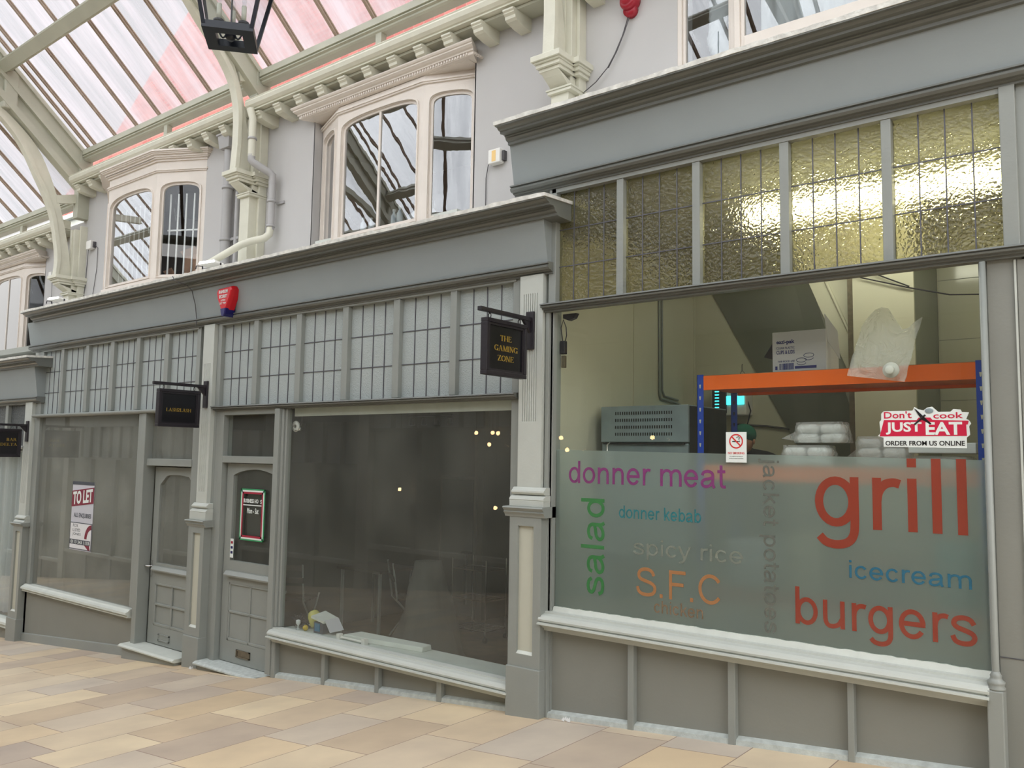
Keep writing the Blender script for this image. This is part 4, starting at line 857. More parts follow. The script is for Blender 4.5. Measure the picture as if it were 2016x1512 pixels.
def column(label, X, zb, zc, rz, pts_out, pts_in, tie, step_=0, side=1):
    """X centre, zb foot on cornice, zc cap top, rz roof level offset"""
    F_ = (lambda p: p) if side == 1 else (lambda p: [(-6.2-q[0], q[1]) for q in p])
    t = thing('iron_column', label, 'column', (X, .4 if side == 1 else -6.6, zb), 'cream iron columns carrying the glass roof')
    def bx(mb, x0, x1, y0, y1, z0, z1):
        (a, b) = (y0, y1) if side == 1 else (-6.2-y1, -6.2-y0); mb.box(x0, x1, a, b, z0, z1); return mb
    if side == 1:
        mb = MB(); bx(mb, X-.085, X+.085, .30, .5, zb, zc-.22); bx(mb, X-.105, X+.105, .28, .5, zb, zb+.05); bx(mb, X+.085, X+.125, .40, .5, zb, zc-.10); bx(mb, X-.085, X+.085, .33, .5, zc-.22, zc-.05); mb.build('shaft', CREAM, t, bev=.006)
        mb = MB()
        for (a, y, z0, z1) in ((.10, .27, zc-.26, zc-.235), (.11, .26, zc-.235, zc-.22)): bx(mb, X-a, X+a+.03, y, .5, z0, z1)
        strip(mb, [(.30, zc-.22), (.27, zc-.19), (.20, zc-.15), (.16, zc-.12)], [(.5, zc-.22)]*4, X-.085, X+.085)
        for (a, y, z0, z1) in ((.10, .155, zc-.12, zc-.09), (.115, .13, zc-.09, zc-.06), (.125, .11, zc-.06, zc-.045), (.14, .09, zc-.045, zc-.0)): bx(mb, X-a, X+a, y, .5, z0, z1); bx(mb, X-a+.02, X+a+.05, y+.2, .5, z0, z1)
        mb.build('capital', CREAM, t, bev=.003)
        mb = MB(); bx(mb, X-.06, X+.09, .335, .5, zc, 5.30+rz); bx(mb, X-.03, X+.03, .322, .336, zc, 5.30+rz); bx(mb, X+.09, X+.12, .40, .5, zc, 5.36+rz); mb.build('post', CREAM, t, bev=.004)
    o = smooth(pts_out); i_ = smooth(pts_in)
    mb = MB(); strip(mb, F_(o), F_(i_), X-.036, X+.036); mb.build('curved_rib', CREAM if side == 1 else ROOFW, t)
    o2 = [(a[0]-.012, a[1]-.01) for a in o]; o3 = [(a[0]+.012, a[1]+.008) for a in o]; o4 = [(a[0]+.035, a[1]+.02) for a in o]
    mb = MB(); strip(mb, F_(o2), F_(o4), X-.055, X+.055); mb.build('rib_flange', CREAM if side == 1 else ROOFW, t)
    if tie: mb = MB(); strip(mb, F_(tie[0]), F_(tie[1]), X-.04, X+.04); mb.build('tie_plate', CREAM if side == 1 else ROOFW, t)
    return t
ro = [(.13, 4.0), (.14, 4.3), (.05, 4.79), (-.067, 5.09), (-.204, 5.35), (-.39, 5.69), (-.6, 5.95), (-.9, 6.18), (-1.5, 6.5), (-2.3, 6.75), (-3.1, 6.85)]
ri = [(.33, 4.0), (.30, 4.3), (.183, 4.82), (.081, 5.13), (-.04, 5.43), (-.2, 5.72), (-.45, 5.98), (-.9, 6.30), (-1.5, 6.62), (-2.3, 6.87), (-3.1, 6.97)]
def up6(p, dz): return [(a, b+dz) for a, b in p]
ro2 = [(.14, 4.62), (.16, 5.0), (.145, 5.38), (.05, 5.68), (-.15, 5.95), (-.39, 6.2), (-.6, 6.42), (-.9, 6.66), (-1.5, 7.0), (-2.3, 7.28), (-3.1, 7.38)]
ri2 = [(.33, 4.62), (.31, 4.95), (.264, 5.19), (.22, 5.42), (.06, 5.85), (-.2, 6.22), (-.45, 6.46), (-.9, 6.80), (-1.5, 7.12), (-2.3, 7.40), (-3.1, 7.50)]
tie1 = ([(.08, 5.03), (.34, 5.09)], [(.07, 5.14), (.34, 5.22)]); tie2 = ([(.16, 5.67), (.40, 5.74)], [(.12, 5.80), (.40, 5.88)])
column('cream iron column beside the left edge above the to let shop, with a white floodlight at its foot', -12.38, 3.40, 4.0, -.6, ro, ri, tie1)
column('cream iron column wrapped by grey pipes above the middle of the shopfronts', -8.07, 3.45, 4.64, 0, ro2, ri2, tie2)
column('cream iron column with a stepped capital beside the red bell, nearest one', -3.77, 3.45, 4.70, 0, ro2, ri2, tie2)
column('cream iron column of the far left roof bay', -16.7, 2.75, 3.4, -1.2, up6(ro, -.6), up6(ri, -.6), None)
for X in (-3.77, -8.07): column(('opposite roof rib facing the nearest column' if X > -5 else 'opposite roof rib facing the pipe wrapped column'), X, 3.5, 4.64, 0, ro2, ri2, None, side=-1)
column('opposite roof rib facing the column beside the left edge', -12.38, 3.4, 4.0, -.6, ro, ri, None, side=-1)

# ------------------------------------------------------------------ timber roof: rafters, purlins, glazing per bay
SL = math.tan(radians(42))
def roofz(y, z0): return z0+(.36-y)*SL
def raft(label, X, z0, panel=None):
    """principal rafter pair over one column line; z0 = level of the eaves beam top"""
    t = thing('roof_truss', label, 'roof truss', (X, -3.1, z0+2), 'timber trusses of the glass roof')
    yr = -3.1
    for sg in (1, -1):
        f = (lambda y: y) if sg == 1 else (lambda y: -6.2-y)
        mb = MB()
        ys = [.46, yr]; A = [(f(y), roofz(y, z0)-.26) for y in ys]; B = [(f(y), roofz(y, z0)+.03) for y in ys]
        strip(mb, A, B, X-.06, X+.06); mb.build('rafter', ROOFW, t)
        mb = MB(); A = [(f(y), roofz(y, z0)-.29) for y in ys]; B = [(f(y), roofz(y, z0)-.22) for y in ys]
        strip(mb, A, B, X-.085, X+.085); A = [(f(y), roofz(y, z0)-.03) for y in ys]; B = [(f(y), roofz(y, z0)+.04) for y in ys]; strip(mb, A, B, X-.085, X+.085)
        mb.build('rafter_moulding', ROOFW, t)
        mb = MB(); a, b = sorted((f(.34), f(.52))); mb.box(X-.07, X+.07, a, b, z0-.6 if not panel else z0-1.0, z0); mb.build('rafter_foot', ROOFW, t, bev=.004)
        if panel:
            mb = MB(); A = [(f(y), roofz(y, z0)-panel) for y in ys]; B = [(f(y), roofz(y, z0)-.24) for y in ys]; strip(mb, A, B, X-.025, X+.025); mb.build('infill_panel', ROOFW, t)
            mb = MB(); A = [(f(y), roofz(y, z0)-panel-.09) for y in ys]; B = [(f(y), roofz(y, z0)-panel+.03) for y in ys]; strip(mb, A, B, X-.08, X+.08); mb.build('lower_rafter', ROOFW, t)
            for yq in (-.62, -1.9):
                a, b = sorted((f(yq+.09), f(yq-.09))); mb = MB(); mb.box(X-.075, X+.075, a, b, roofz(yq, z0)-panel-.1, roofz(yq, z0)-.05); mb.build('king_block', ROOFW, t, bev=.02)
    return t
raft('roof truss over the column beside the left edge, with a solid panel between two rafters', -12.34, 5.87, .50)
raft('roof truss over the pipe wrapped column in the middle', -8.05, 5.85)
raft('roof truss over the nearest column by the red bell', -3.77, 5.85)
raft('roof truss beyond the right edge of the photo', .6, 5.85)
raft('roof truss of the far left bay, furthest away', -16.7, 5.25, .5)
raft('roof truss at the far end of the arcade', -21.3, 4.65, .5)
def beam(t, x0, x1, z0, f, name='eaves_beam'):
    P = [(.50, z0), (.36, z0), (.355, z0-.075), (.375, z0-.08), (.375, z0-.09), (.36, z0-.095), (.36, z0-.105), (.385, z0-.115), (.385, z0-.135), (.405, z0-.15), (.50, z0-.15)]
    MB().prx([(f(a), b) for a, b in P], x0, x1).build(name, ROOFW, t)
def purlin(t, x0, x1, y, z0, f):
    z = roofz(y, z0); c, s_ = cos(radians(42)), sin(radians(42))
    def R(u, v): return (f(y-u*c-v*s_*-1*-1), z+u*s_-v*c)      # u up the slope, v below the glass
    P = [R(-.09, .03), R(.09, .03), R(.09, .10), R(.07, .11), R(.07, .17), R(-.07, .17), R(-.07, .11), R(-.09, .10)]
    MB().prx(P, x0, x1).build('purlin', ROOFW, t)
def bay(label, x0, x1, z0, bars, back=True):
    t = thing('roof_glazing', label, 'glass roof', ((x0+x1)/2, -3.1, z0), 'glazed roof slopes over the arcade')
    for sg in ((1, -1) if back else (1,)):
        f = (lambda y: y) if sg == 1 else (lambda y: -6.2-y)
        beam(t, x0, x1, z0, f)
        for yq in (-.66, -1.9): purlin(t, x0, x1, yq, z0, f)
        ys = [.42, -3.1]
        MB().add([(x0, f(ys[0]), roofz(ys[0], z0)+.055), (x1, f(ys[0]), roofz(ys[0], z0)+.055), (x1, f(ys[1]), roofz(ys[1], z0)+.055), (x0, f(ys[1]), roofz(ys[1], z0)+.055)], [(0, 1, 2, 3)]).build('roof_pane', ROOFG, t)
        mb0 = None
        for x in bars:
            mb = MB(); strip(mb, [(f(y), roofz(y, z0)+.005) for y in ys], [(f(y), roofz(y, z0)+.05) for y in ys], x-.017, x+.017); strip(mb, [(f(y), roofz(y, z0)+.035) for y in ys], [(f(y), roofz(y, z0)+.052) for y in ys], x-.028, x+.028)
            mb.build('glazing_bar', BARM, t)
    if back: MB().box(x0, x1, -3.2, -3.0, roofz(-3.1, z0)-.2, roofz(-3.1, z0)+.12).build('ridge_beam', ROOFW, t)
    return t
bay('glazed roof bay over the to let shop, its lower panes turning pink with the brick behind', -12.26, -8.13, 5.87, [-12.12]+[-11.93+.585*i for i in range(7)])
bay('glazed roof bay over the dark empty shop, its panes pink with the brick behind', -7.97, -3.85, 5.85, [-7.81+.573*i for i in range(7)])
bay('glazed roof bay over the takeaway kitchen', -3.69, .52, 5.85, [-3.5+.575*i for i in range(7)])
bay('lower glazed roof bay at the far left', -16.62, -12.42, 5.24, [-15.1-.575*i for i in range(3)][::-1]+[-14.52, -13.98, -13.39, -12.85])
bay('furthest glazed roof bay at the far end', -21.2, -16.78, 4.64, [-20.9+.575*i for i in range(8)])
bay('glazed roof bay behind the viewpoint at the right', .68, 5.5, 5.85, [.9+.575*i for i in range(8)])

# ------------------------------------------------------------------ eaves gutters on shaped rafter tails
def gutter(label, x0, x1, z, tails):
    t = thing('eaves_gutter', label, 'gutter', ((x0+x1)/2, .3, z), 'cream eaves gutters above the upper wall')
    P = [(.36, z+.02), (.205, z+.03), (.195, z+.02), (.20, z+.01), (.19, z-.01), (.20, z-.05), (.225, z-.075), (.24, z-.08), (.24, z-.095), (.36, z-.095)]
    MB().prx(P, x0, x1).build('gutter_trough', CREAM, t)
    MB().box(x0, x1, .30, .52, z-.125, z-.10).build('soffit_board', ROOFW, t)
    mb = MB()
    for x in tails[::3]: mb.box(x-.01, x+.012, .23, .25, z-.08, z+.02)
    for x in tails:
        mb = MB(); Q = [(.52, z-.12), (.245, z-.12), (.235, z-.125), (.235, z-.14), (.25, z-.15), (.25, z-.16), (.27, z-.175), (.275, z-.20), (.30, z-.215), (.40, z-.235), (.52, z-.24)]
        mb.prx(Q, x, x+.11).build('rafter_tail', CREAM, t)
gutter('cream eaves gutter above the dark shop and its hooded window', -7.98, -3.86, 5.42, [-7.88+.3555*i for i in range(11)])
gutter('cream eaves gutter above the projecting bay window', -12.27, -8.13, 5.42, [-12.18+.362*i for i in range(11)])
gutter('cream eaves gutter of the lower bay at the far left', -16.6, -12.5, 4.83, [-16.3+.3655*i for i in range(10)])
gutter('cream eaves gutter above the takeaway kitchen window', -3.68, 2.5, 5.42, [-3.58+.36*i for i in range(14)])
# short struts between gutter and eaves beam
for x, z, lb in ((-10.05, 5.44, 'short timber strut over the gutter above the projecting bay'), (-6.05, 5.44, 'short timber strut over the gutter above the hooded window'), (-14.35, 4.85, 'short timber strut over the far left gutter')):
    tag(MB().box(x-.04, x+.04, .40, .47, z-.05, z+.30).build('timber_strut', ROOFW), lb, 'strut')

# ------------------------------------------------------------------ rainwater pipes
t = thing('downpipe', 'grey rainwater pipe cranking round the middle iron column', 'pipe', (-7.85, .3, 3.6))
MB().tube([(-7.88, .20, 5.32), (-7.85, .22, 5.2), (-7.85, .22, 4.78)], .042, 14).build('pipe_length', CREAM, t)
MB().tube([(-7.85, .22, 4.80), (-7.85, .22, 4.74), (-7.83, .24, 4.71), (-7.74, .38, 4.62), (-7.72, .41, 4.59), (-7.72, .41, 4.5)], .042, 14).build('pipe_bend', PIPEG, t)
MB().tube([(-7.72, .41, 4.54), (-7.72, .41, 3.98)], .040, 14).build('pipe_length', PIPEG, t)
MB().tube([(-7.72, .41, 4.02), (-7.72, .40, 3.93), (-7.75, .36, 3.88), (-7.84, .26, 3.84), (-7.95, .2, 3.8), (-8.05, .12, 3.72), (-8.20, .0, 3.60), (-8.22, -.02, 3.55)], .040, 14).build('pipe_bend', CREAM, t)
for c in ((-7.85, .22, 4.98), (-7.72, .41, 4.30), (-7.72, .41, 4.02)): MB().lathe([(0, -.012), (.05, -.012), (.05, .012), (0, .012)], c, 16).build('pipe_clip', PIPEG, t)
MB().box(-7.73, -7.60, .48, .5, 4.28, 4.31).build('wall_bracket', PIPEG, t)
t = thing('downpipe', 'wide grey downpipe with a square hopper left of the middle iron column', 'pipe', (-8.6, .42, 3.5))
MB().tube([(-8.6, .42, 5.12), (-8.6, .42, 4.85), (-8.6, .42, 3.5)], .058, 16).build('pipe_length', PIPEG, t)
for z in (4.62, 4.0): MB().lathe([(0, -.016), (.068, -.016), (.068, .016), (0, .016)], (-8.6, .42, z), 16).build('pipe_clip', PIPEG, t)
MB().hexa([(-8.69, .34, 5.08), (-8.50, .34, 5.08), (-8.50, .49, 5.08), (-8.69, .49, 5.08), (-8.71, .32, 5.25), (-8.47, .32, 5.25), (-8.47, .5, 5.25), (-8.71, .5, 5.25)]).build('hopper_head', PIPEG, t, bev=.006)
MB().box(-8.72, -8.46, .31, .5, 5.235, 5.255).build('hopper_rim', PIPEG, t)
MB().tube([(-8.62, .42, 5.24), (-8.62, .40, 5.40)], .035, 12).build('pipe_outlet', PIPEG, t)
t = thing('downpipe', 'thin grey pipe behind the wide downpipe beside the middle column', 'pipe', (-8.43, .46, 3.5))
MB().tube([(-8.44, .455, 4.55), (-8.44, .455, 3.5)], .028, 12).build('pipe_length', PIPEG, t)
MB().box(-8.55, -8.38, .44, .47, 3.99, 4.02).build('pipe_clip', PIPEG, t)

# ------------------------------------------------------------------ hanging lantern
def lantern():
    # axes of the lantern follow the arcade; bottom plate centre c
    c = Vector((-3.62, -2.62-5+5-.0, 0)); cx, cyy, cz = -3.63, -2.745-5+0, 0
    t = thing('hanging_lantern', 'black square hanging lantern with candle lamps seen at the top of the photo', 'lantern', (LX, LY, LZ))
    a0, a1, h = .13, .23, .52
    Rz = Matrix.Rotation(LROT, 3, 'Z')
    def q(x, y, z): p = Rz @ Vector((x, y, 0)); return (LX+p.x, LY+p.y, LZ+z)
    def bar(mb, p, r, w, d=None):
        p = Vector(q(*p)); r = Vector(q(*r)); mb.tube([p, r], w, 4, smooth=False)
    fr = MB(); w = .022
    for sx in (-1, 1):
        for sy in (-1, 1): fr.hexa([q(sx*a0-w/2, sy*a0-w/2, .0), q(sx*a0+w/2, sy*a0-w/2, .0), q(sx*a0+w/2, sy*a0+w/2, .0), q(sx*a0-w/2, sy*a0+w/2, .0), q(sx*a1-w/2, sy*a1-w/2, h), q(sx*a1+w/2, sy*a1-w/2, h), q(sx*a1+w/2, sy*a1+w/2, h), q(sx*a1-w/2, sy*a1+w/2, h)])
    fr.build('corner_posts', IRONB, t)
    b = MB(); o = a0+.012; i_ = .075
    def ringz(mb, o, i_, z0, z1):
        A = [(-o, -o), (o, -o), (o, o), (-o, o)]; B = [(-i_, -i_), (i_, -i_), (i_, i_), (-i_, i_)]
        vs = [q(x, y, z0) for x, y in A]+[q(x, y, z0) for x, y in B]+[q(x, y, z1) for x, y in A]+[q(x, y, z1) for x, y in B]; fs = []
        for k in range(4): j = (k+1) % 4; fs += [(k, j, 4+j, 4+k), (8+k, 12+k, 12+j, 8+j), (k, 8+k, 8+j, j), (4+k, 4+j, 12+j, 12+k)]
        mb.add(vs, fs)
    ringz(b, o, i_, -.012, .03); b.build('base_frame', IRONB, t)
    b = MB(); ringz(b, a1+.015, a1-.02, h-.02, h+.02); b.build('top_frame', IRONB, t)
    for k, (sx, sy) in enumerate(((0, -1), (1, 0), (0, 1), (-1, 0))):
        def e(s_, a): return (sx*a-sy*a*s_*-1 if sx else a*s_, sy*a if sy else a*s_)
        if sy: P = [(-a0, sy*a0), (a0, sy*a0), (a1, sy*a1), (-a1, sy*a1)]
        else: P = [(sx*a0, -a0), (sx*a0, a0), (sx*a1, a1), (sx*a1, -a1)]
        MB().add([q(*P[0], .02), q(*P[1], .02), q(*P[2], h), q(*P[3], h)], [(0, 1, 2, 3)]).build('glass_pane', GLASSL, t)
    rf = MB(); rf.add([q(-a1-.03, -a1-.03, h+.02), q(a1+.03, -a1-.03, h+.02), q(a1+.03, a1+.03, h+.02), q(-a1-.03, a1+.03, h+.02), q(-.06, -.06, h+.2), q(.06, -.06, h+.2), q(.06, .06, h+.2), q(-.06, .06, h+.2)], [(0, 3, 2, 1), (4, 5, 6, 7), (0, 1, 5, 4), (1, 2, 6, 5), (2, 3, 7, 6), (3, 0, 4, 7)]); rf.build('lantern_roof', IRONB, t)
    ch = MB(); ch.tube([q(0, 0, h+.2), q(0, 0, h+1.9)], .008, 6); ch.build('suspension_rod', IRONB, t)
    st = MB(); st.tube([q(0, 0, .03), q(0, 0, .5)], .006, 6); st.lathe([(0, -.03), (.02, -.03), (.032, -.01), (.03, .01), (.04, .02), (.04, .03), (0, .03)], q(0, 0, .02), 14); st.build('stem', IRONB, t)
    for k, (x, y) in enumerate(((-.07, 0), (.07, 0), (0, .07))):
        ar = MB(); ar.tube([q(x*(.2+.8*s_/6), y*(.2+.8*s_/6), .05-.05*sin(pi*s_/6)) for s_ in range(7)]+[q(x, y, .09)], .0055, 6)
        cpart = ar.build('candle_arm', IRONB, t)
        MB().lathe([(0, 0), (.012, 0), (.014, .02), (.03, .035), (.032, .045), (0, .045)], q(x, y, .06), 14).build('drip_pan', IRONB, t)
        MB().lathe([(0, .0), (.0145, .0), (.0145, .10), (0, .10)], q(x, y, .105), 12).build('candle_tube', CREAM, t)
        MB().lathe([(0, 0), (.011, .01), (.014, .035), (.008, .06), (0, .075)], q(x, y, .205), 12).build('candle_bulb', GLASSL, t)
LX, LY, LZ, LROT = -3.60, -2.28, 5.05, 0
LX, LY, LZ, LROT = -4.273, -2.335, 3.96, radians(50)
lantern()

# ------------------------------------------------------------------ projecting shop signs
def hangsign(label, X, yw, zt, lines, hb, wd=.46, lh=.05):
    """plate on pilaster at yw, board in the plane x = X"""
    t = thing('hanging_sign', label, 'sign', (X, yw, zt-.15), 'black hanging shop signs')
    MB().box(X-.035, X+.035, yw-.022, yw, zt-.285, zt).build('wall_plate', BLACK, t, bev=.004)
    MB().box(X-.017, X+.017, yw-.60, yw-.02, zt-.075, zt-.045).build('arm', BLACK, t, bev=.003)
    MB().add([(X-.01, yw-.02, zt-.075), (X+.01, yw-.02, zt-.075), (X-.01, yw-.11, zt-.075), (X+.01, yw-.11, zt-.075), (X-.01, yw-.02, zt-.165), (X+.01, yw-.02, zt-.165)], [(0, 2, 4), (1, 5, 3), (0, 1, 3, 2), (2, 3, 5, 4), (0, 4, 5, 1)]).build('brace', BLACK, t)
    yb0, yb1 = yw-.545, yw-.545+wd; zb1 = zt-.115; zb0 = zb1-hb
    for yy in (yb0+.06, yb1-.06):
        mb = MB(); mb.tube([(X+.012*cos(a*pi/6), yy, zt-.096+.018*sin(a*pi/6)) for a in range(13)], .0035, 6); mb.tube([(X, yy, zt-.075), (X, yy, zt-.085)], .006, 6); mb.build('hook', BLACK, t)
    mb = MB(); fw = .03
    mb.box(X-.03, X+.03, yb0, yb1, zb1-fw, zb1); mb.box(X-.03, X+.03, yb0, yb1, zb0, zb0+fw); mb.box(X-.03, X+.03, yb0, yb0+fw, zb0+fw, zb1-fw); mb.box(X-.03, X+.03, yb1-fw, yb1, zb0+fw, zb1-fw)
    mb.build('sign_frame', BLACK, t, bev=.004)
    mb = MB(); i0 = fw+.016
    for sx in (-1, 1):
        a, b = sorted((X+sx*.012, X+sx*.022)); mb.box(a, b, yb0+fw, yb1-fw, zb1-i0, zb1-fw); mb.box(a, b, yb0+fw, yb1-fw, zb0+fw, zb0+i0); mb.box(a, b, yb0+fw, yb0+i0, zb0+i0, zb1-i0); mb.box(a, b, yb1-i0, yb1-fw, zb0+i0, zb1-i0)
    mb.build('inner_bead', BLACK, t)
    bd = MB().box(X-.012, X+.012, yb0+fw-.002, yb1-fw+.002, zb0+fw-.002, zb1-fw+.002).build('sign_panel', NAVY, t)
    T = lambda u, w, v: (X+.0125-w, u, v)
    for (s_, u0, u1, z0, z1) in lines: seriftext('lettering', s_, yb0+u0*wd, yb0+u1*wd, zb0+z0*hb, zb0+z1*hb, T, GOLD, t)
hangsign('black hanging sign with three lines of gold lettering beside the takeaway window', -3.76, -.045, 2.62, [('THE', .36, .64, .63, .73), ('GAMING', .22, .80, .45, .55), ('ZONE', .30, .70, .27, .37)], .40)
hangsign('black hanging sign with small gold lettering between the shop doors', -8.08, -.045, 2.29, [('LASH2LASH', .20, .80, .41, .50)], .385)
hangsign('black hanging sign cut by the left edge of the photo', -12.48, -.045, 1.93, [('BAR', .60, .88, .57, .67), ('DELTA', .44, .90, .40, .50)], .385)

# ------------------------------------------------------------------ alarm box, bell, junction boxes, floodlights, cables
def ycorn(zb, z): return -.065-.06*(z-zb)/.32
t = thing('alarm_box', 'red and navy burglar alarm box on the long grey fascia', 'alarm', (-7.62, -.12, 3.1))
out = [(-7.76, 3.19), (-7.74, 3.225), (-7.50, 3.235), (-7.475, 3.20), (-7.50, 3.13), (-7.575, 2.985), (-7.595, 2.965), (-7.64, 2.965), (-7.66, 2.985), (-7.74, 3.12)]
n = len(out); cx_, cz_ = -7.62, 3.11
def off(k): return [(cx_+(a-cx_)*k, cz_+(b-cz_)*k) for a, b in out]
mb = MB(); Ls = [(1.0, -.09), (1.0, -.15), (.93, -.18), (.84, -.19)]; vs = []
for k, y in Ls: vs += [(a, y, b) for a, b in off(k)]
mb.add(vs, [(i*n+j, i*n+(j+1) % n, (i+1)*n+(j+1) % n, (i+1)*n+j) for i in range(3) for j in range(n)]+[tuple(range(3*n, 4*n))]); mb.build('alarm_cover', RED, t)
mb = MB(); vs = []
lo = [(-7.665, 3.005), (-7.648, 2.955), (-7.632, 2.93), (-7.60, 2.925), (-7.583, 2.95), (-7.566, 3.008)]
for y in (-.08, -.185, -.196): vs += [((a if y > -.19 else cx_+(a-cx_)*.8), y, b) for a, b in lo]
m_ = len(lo); mb.add(vs, [(i*m_+j, i*m_+(j+1) % m_, (i+1)*m_+(j+1) % m_, (i+1)*m_+j) for i in range(2) for j in range(m_)]+[tuple(range(2*m_, 3*m_))]); mb.build('strobe_lens', BLUED, t)
text('lettering', 'RANSOM', -7.70, -7.545, 3.165, 3.20, TF(-.193), SW, t, bold=.02)
text('lettering', 'SECURITY', -7.695, -7.545, 3.115, 3.15, TF(-.193), SW, t, bold=.02)
text('lettering', '01924', -7.66, -7.58, 3.082, 3.102, TF(-.193), SW, t)
text('lettering', '377 999', -7.68, -7.57, 3.050, 3.072, TF(-.193), SW, t)
t = thing('alarm_bell', 'round red fire alarm sounder high on the wall beside the pinkish window', 'alarm', (-3.22, .47, 5.1))
MB().lathe([(0, 0), (.075, 0), (.08, -.03), (.075, -.07), (.055, -.10), (.05, -.095), (.045, -.11), (.02, -.12), (0, -.12)], (-3.22, .5, 5.10), 22, 'y').build('sounder_body', REDD, t)
MB().lathe([(0, 0), (.055, 0), (.055, -.05), (0, -.05)], (-3.22, .5, 5.03), 16, 'y').build('sounder_base', REDD, t)
t = thing('cable', 'thin grey cables drooping from the red sounder to the cornice', 'cable', (-3.4, .48, 4.6))
MB().tube([(-3.24, .47, 4.99), (-3.29, .47, 4.85), (-3.36, .47, 4.72), (-3.42, .46, 4.62), (-3.53, .46, 4.53), (-3.66, .44, 4.45)], .004, 6).build('cable_run', CABLE, t)
MB().tube([(-3.225, .47, 4.99), (-3.27, .46, 4.86), (-3.34, .47, 4.74), (-3.42, .47, 4.62)], .004, 6).build('cable_run', CABLE, t)
def sbox(label, x0, x1, z0, z1, cable, extra=None):
    t = thing('junction_box', label, 'junction box', ((x0+x1)/2, .45, z0))
    MB().box(x0, x1, .43, .5, z0, z1).build('box_body', WHITE, t, bev=.006)
    if extra: MB().box(x0+(x1-x0)*.33, x0+(x1-x0)*.66, .427, .43, z0+.015, z1-.015).build('box_label', mat('orange_label', s2l(238, 200, 130), .5), t)
    MB().box(x1, x1+.025, .46, .5, z0+.02, z1-.02).build('side_socket', CABLE, t)
    for pts in cable: MB().tube(pts, .004, 6).build('box_cable', CABLE, t)
sbox('white junction box with an orange label beside the takeaway fascia', -4.62, -4.49, 4.075, 4.20, [[(-4.62, .47, 4.13), (-4.66, .48, 4.08), (-4.69, .49, 3.98), (-4.69, .49, 3.66)]], True)
sbox('small white junction box with hanging cables left of the projecting bay', -12.14, -12.0, 4.40, 4.52, [[(-12.12, .46, 4.40), (-12.2, .49, 4.28), (-12.22, .49, 3.9), (-12.28, .49, 3.6)], [(-11.97, .47, 4.46), (-11.90, .49, 4.40), (-11.90, .49, 4.1), (-12.0, .49, 3.6)]])
sbox('tiny white junction box with a cable right of the far left hooded window', -13.32, -13.22, 4.10, 4.22, [[(-13.27, .47, 4.1), (-13.28, .49, 3.6), (-13.30, .49, 3.1)]])
def flood(label, x, y, z, rot=0, on=True):
    t = thing('floodlight', label, 'floodlight', (x, y, z), 'floodlights standing on the cornices')
    M_ = Matrix.Rotation(rot, 3, 'Z')
    def q(a, b, c): p = M_ @ Vector((a, b, 0)); return (x+p.x, y+p.y, z+c)
    mb = MB().hexa([q(-.13, -.07, .035), q(.13, -.07, .035), q(.13, .07, .02), q(-.13, .07, .02), q(-.115, -.06, .065), q(.115, -.06, .065), q(.115, .06, .05), q(-.115, .06, .05)]); mb.build('lamp_housing', WHITE, t, bev=.006)
    MB().hexa([q(-.118, -.073, .036), q(.118, -.073, .036), q(.118, -.065, .036), q(-.118, -.065, .036), q(-.11, -.070, .062), q(.11, -.070, .062), q(.11, -.055, .062), q(-.11, -.055, .062)]).build('lamp_lens', FLOODL if on else WHITE, t)
    mb = MB(); mb.tube([q(-.14, 0, .04), q(-.14, 0, .0), q(.14, 0, .0), q(.14, 0, .04)], .008, 6, smooth=False); mb.tube([q(-.14, 0, .03), q(-.20, -.03, .035), q(-.21, -.03, .0)], .006, 6); mb.build('stirrup', BLACK, t)
flood('white floodlight on the cornice at the foot of the left iron column', -11.62, -.12, 3.49, .15)
flood('white floodlight on the cornice under the cranked pipe of the middle column', -7.98, -.12, 3.49, .15)
flood('white floodlight lying on the takeaway cornice under the red sounder', -3.12, .10, 4.08, .3, False)
t = thing('cable', 'black cable running down the joint of the long grey fascia', 'cable', (-8.3, -.12, 3.1))
MB().tube([(-8.38, -.33, 3.41), (-8.34, -.325, 3.36), (-8.30, -.20, 3.32), (-8.28, -.155, 3.27), (-8.26, -.12, 3.12), (-8.27, -.09, 2.97), (-8.27, -.095, 2.90)], .0045, 6).build('cable_run', CABLE, t)

# ------------------------------------------------------------------ frosted film with coloured words on the takeaway window
t = thing('frosted_window_film', 'frosted film printed with coloured food words on the lower takeaway window', 'window film', (-2.2, .04, 1.0))
mb = MB().pry([(-3.575, .47), (-.80, .47), (-.80, 1.556), (-3.575, 1.594)], .0395, .0415); mb.build('film_sheet', FILM, t)
PUR = mat('purple_vinyl', s2l(138, 50, 122), .45); GRV = mat('green_vinyl', s2l(54, 126, 68), .45); TEAL = mat('teal_vinyl', s2l(38, 124, 138), .45); GRV2 = mat('pale_grey_vinyl', s2l(132, 134, 128), .5)
ORB = mat('orange_brown_vinyl', s2l(182, 122, 80), .45); BRN = mat('brown_vinyl', s2l(134, 106, 86), .45); GRV3 = mat('grey_vinyl', s2l(108, 107, 104), .45); REDV = mat('rust_red_vinyl', s2l(152, 50, 28), .45); BLV = mat('blue_vinyl', s2l(40, 106, 140), .45)
Tz = TF(.0375)
def word(s, x0, x1, z0, z1, m, lb): lab(vinyl('lettering', s, x0, x1, z0, z1, Tz, m, t), lb)
word('donner meat', -3.463, -2.259, 1.352, 1.514, PUR, 'purple words donner meat')
word('donner kebab', -3.042, -2.430, 1.127, 1.215, TEAL, 'teal words donner kebab')
word('spicy rice', -2.929, -2.15, .86, 1.0, GRV2, 'faded grey words spicy rice')
word('S.F.C', -2.905, -2.301, .622, .812, ORB, 'orange letters S.F.C')
word('chicken', -2.770, -2.418, .522, .606, BRN, 'brown word chicken')
word('grill', -1.700, -.895, 1.035, 1.56, REDV, 'large rust red word grill')
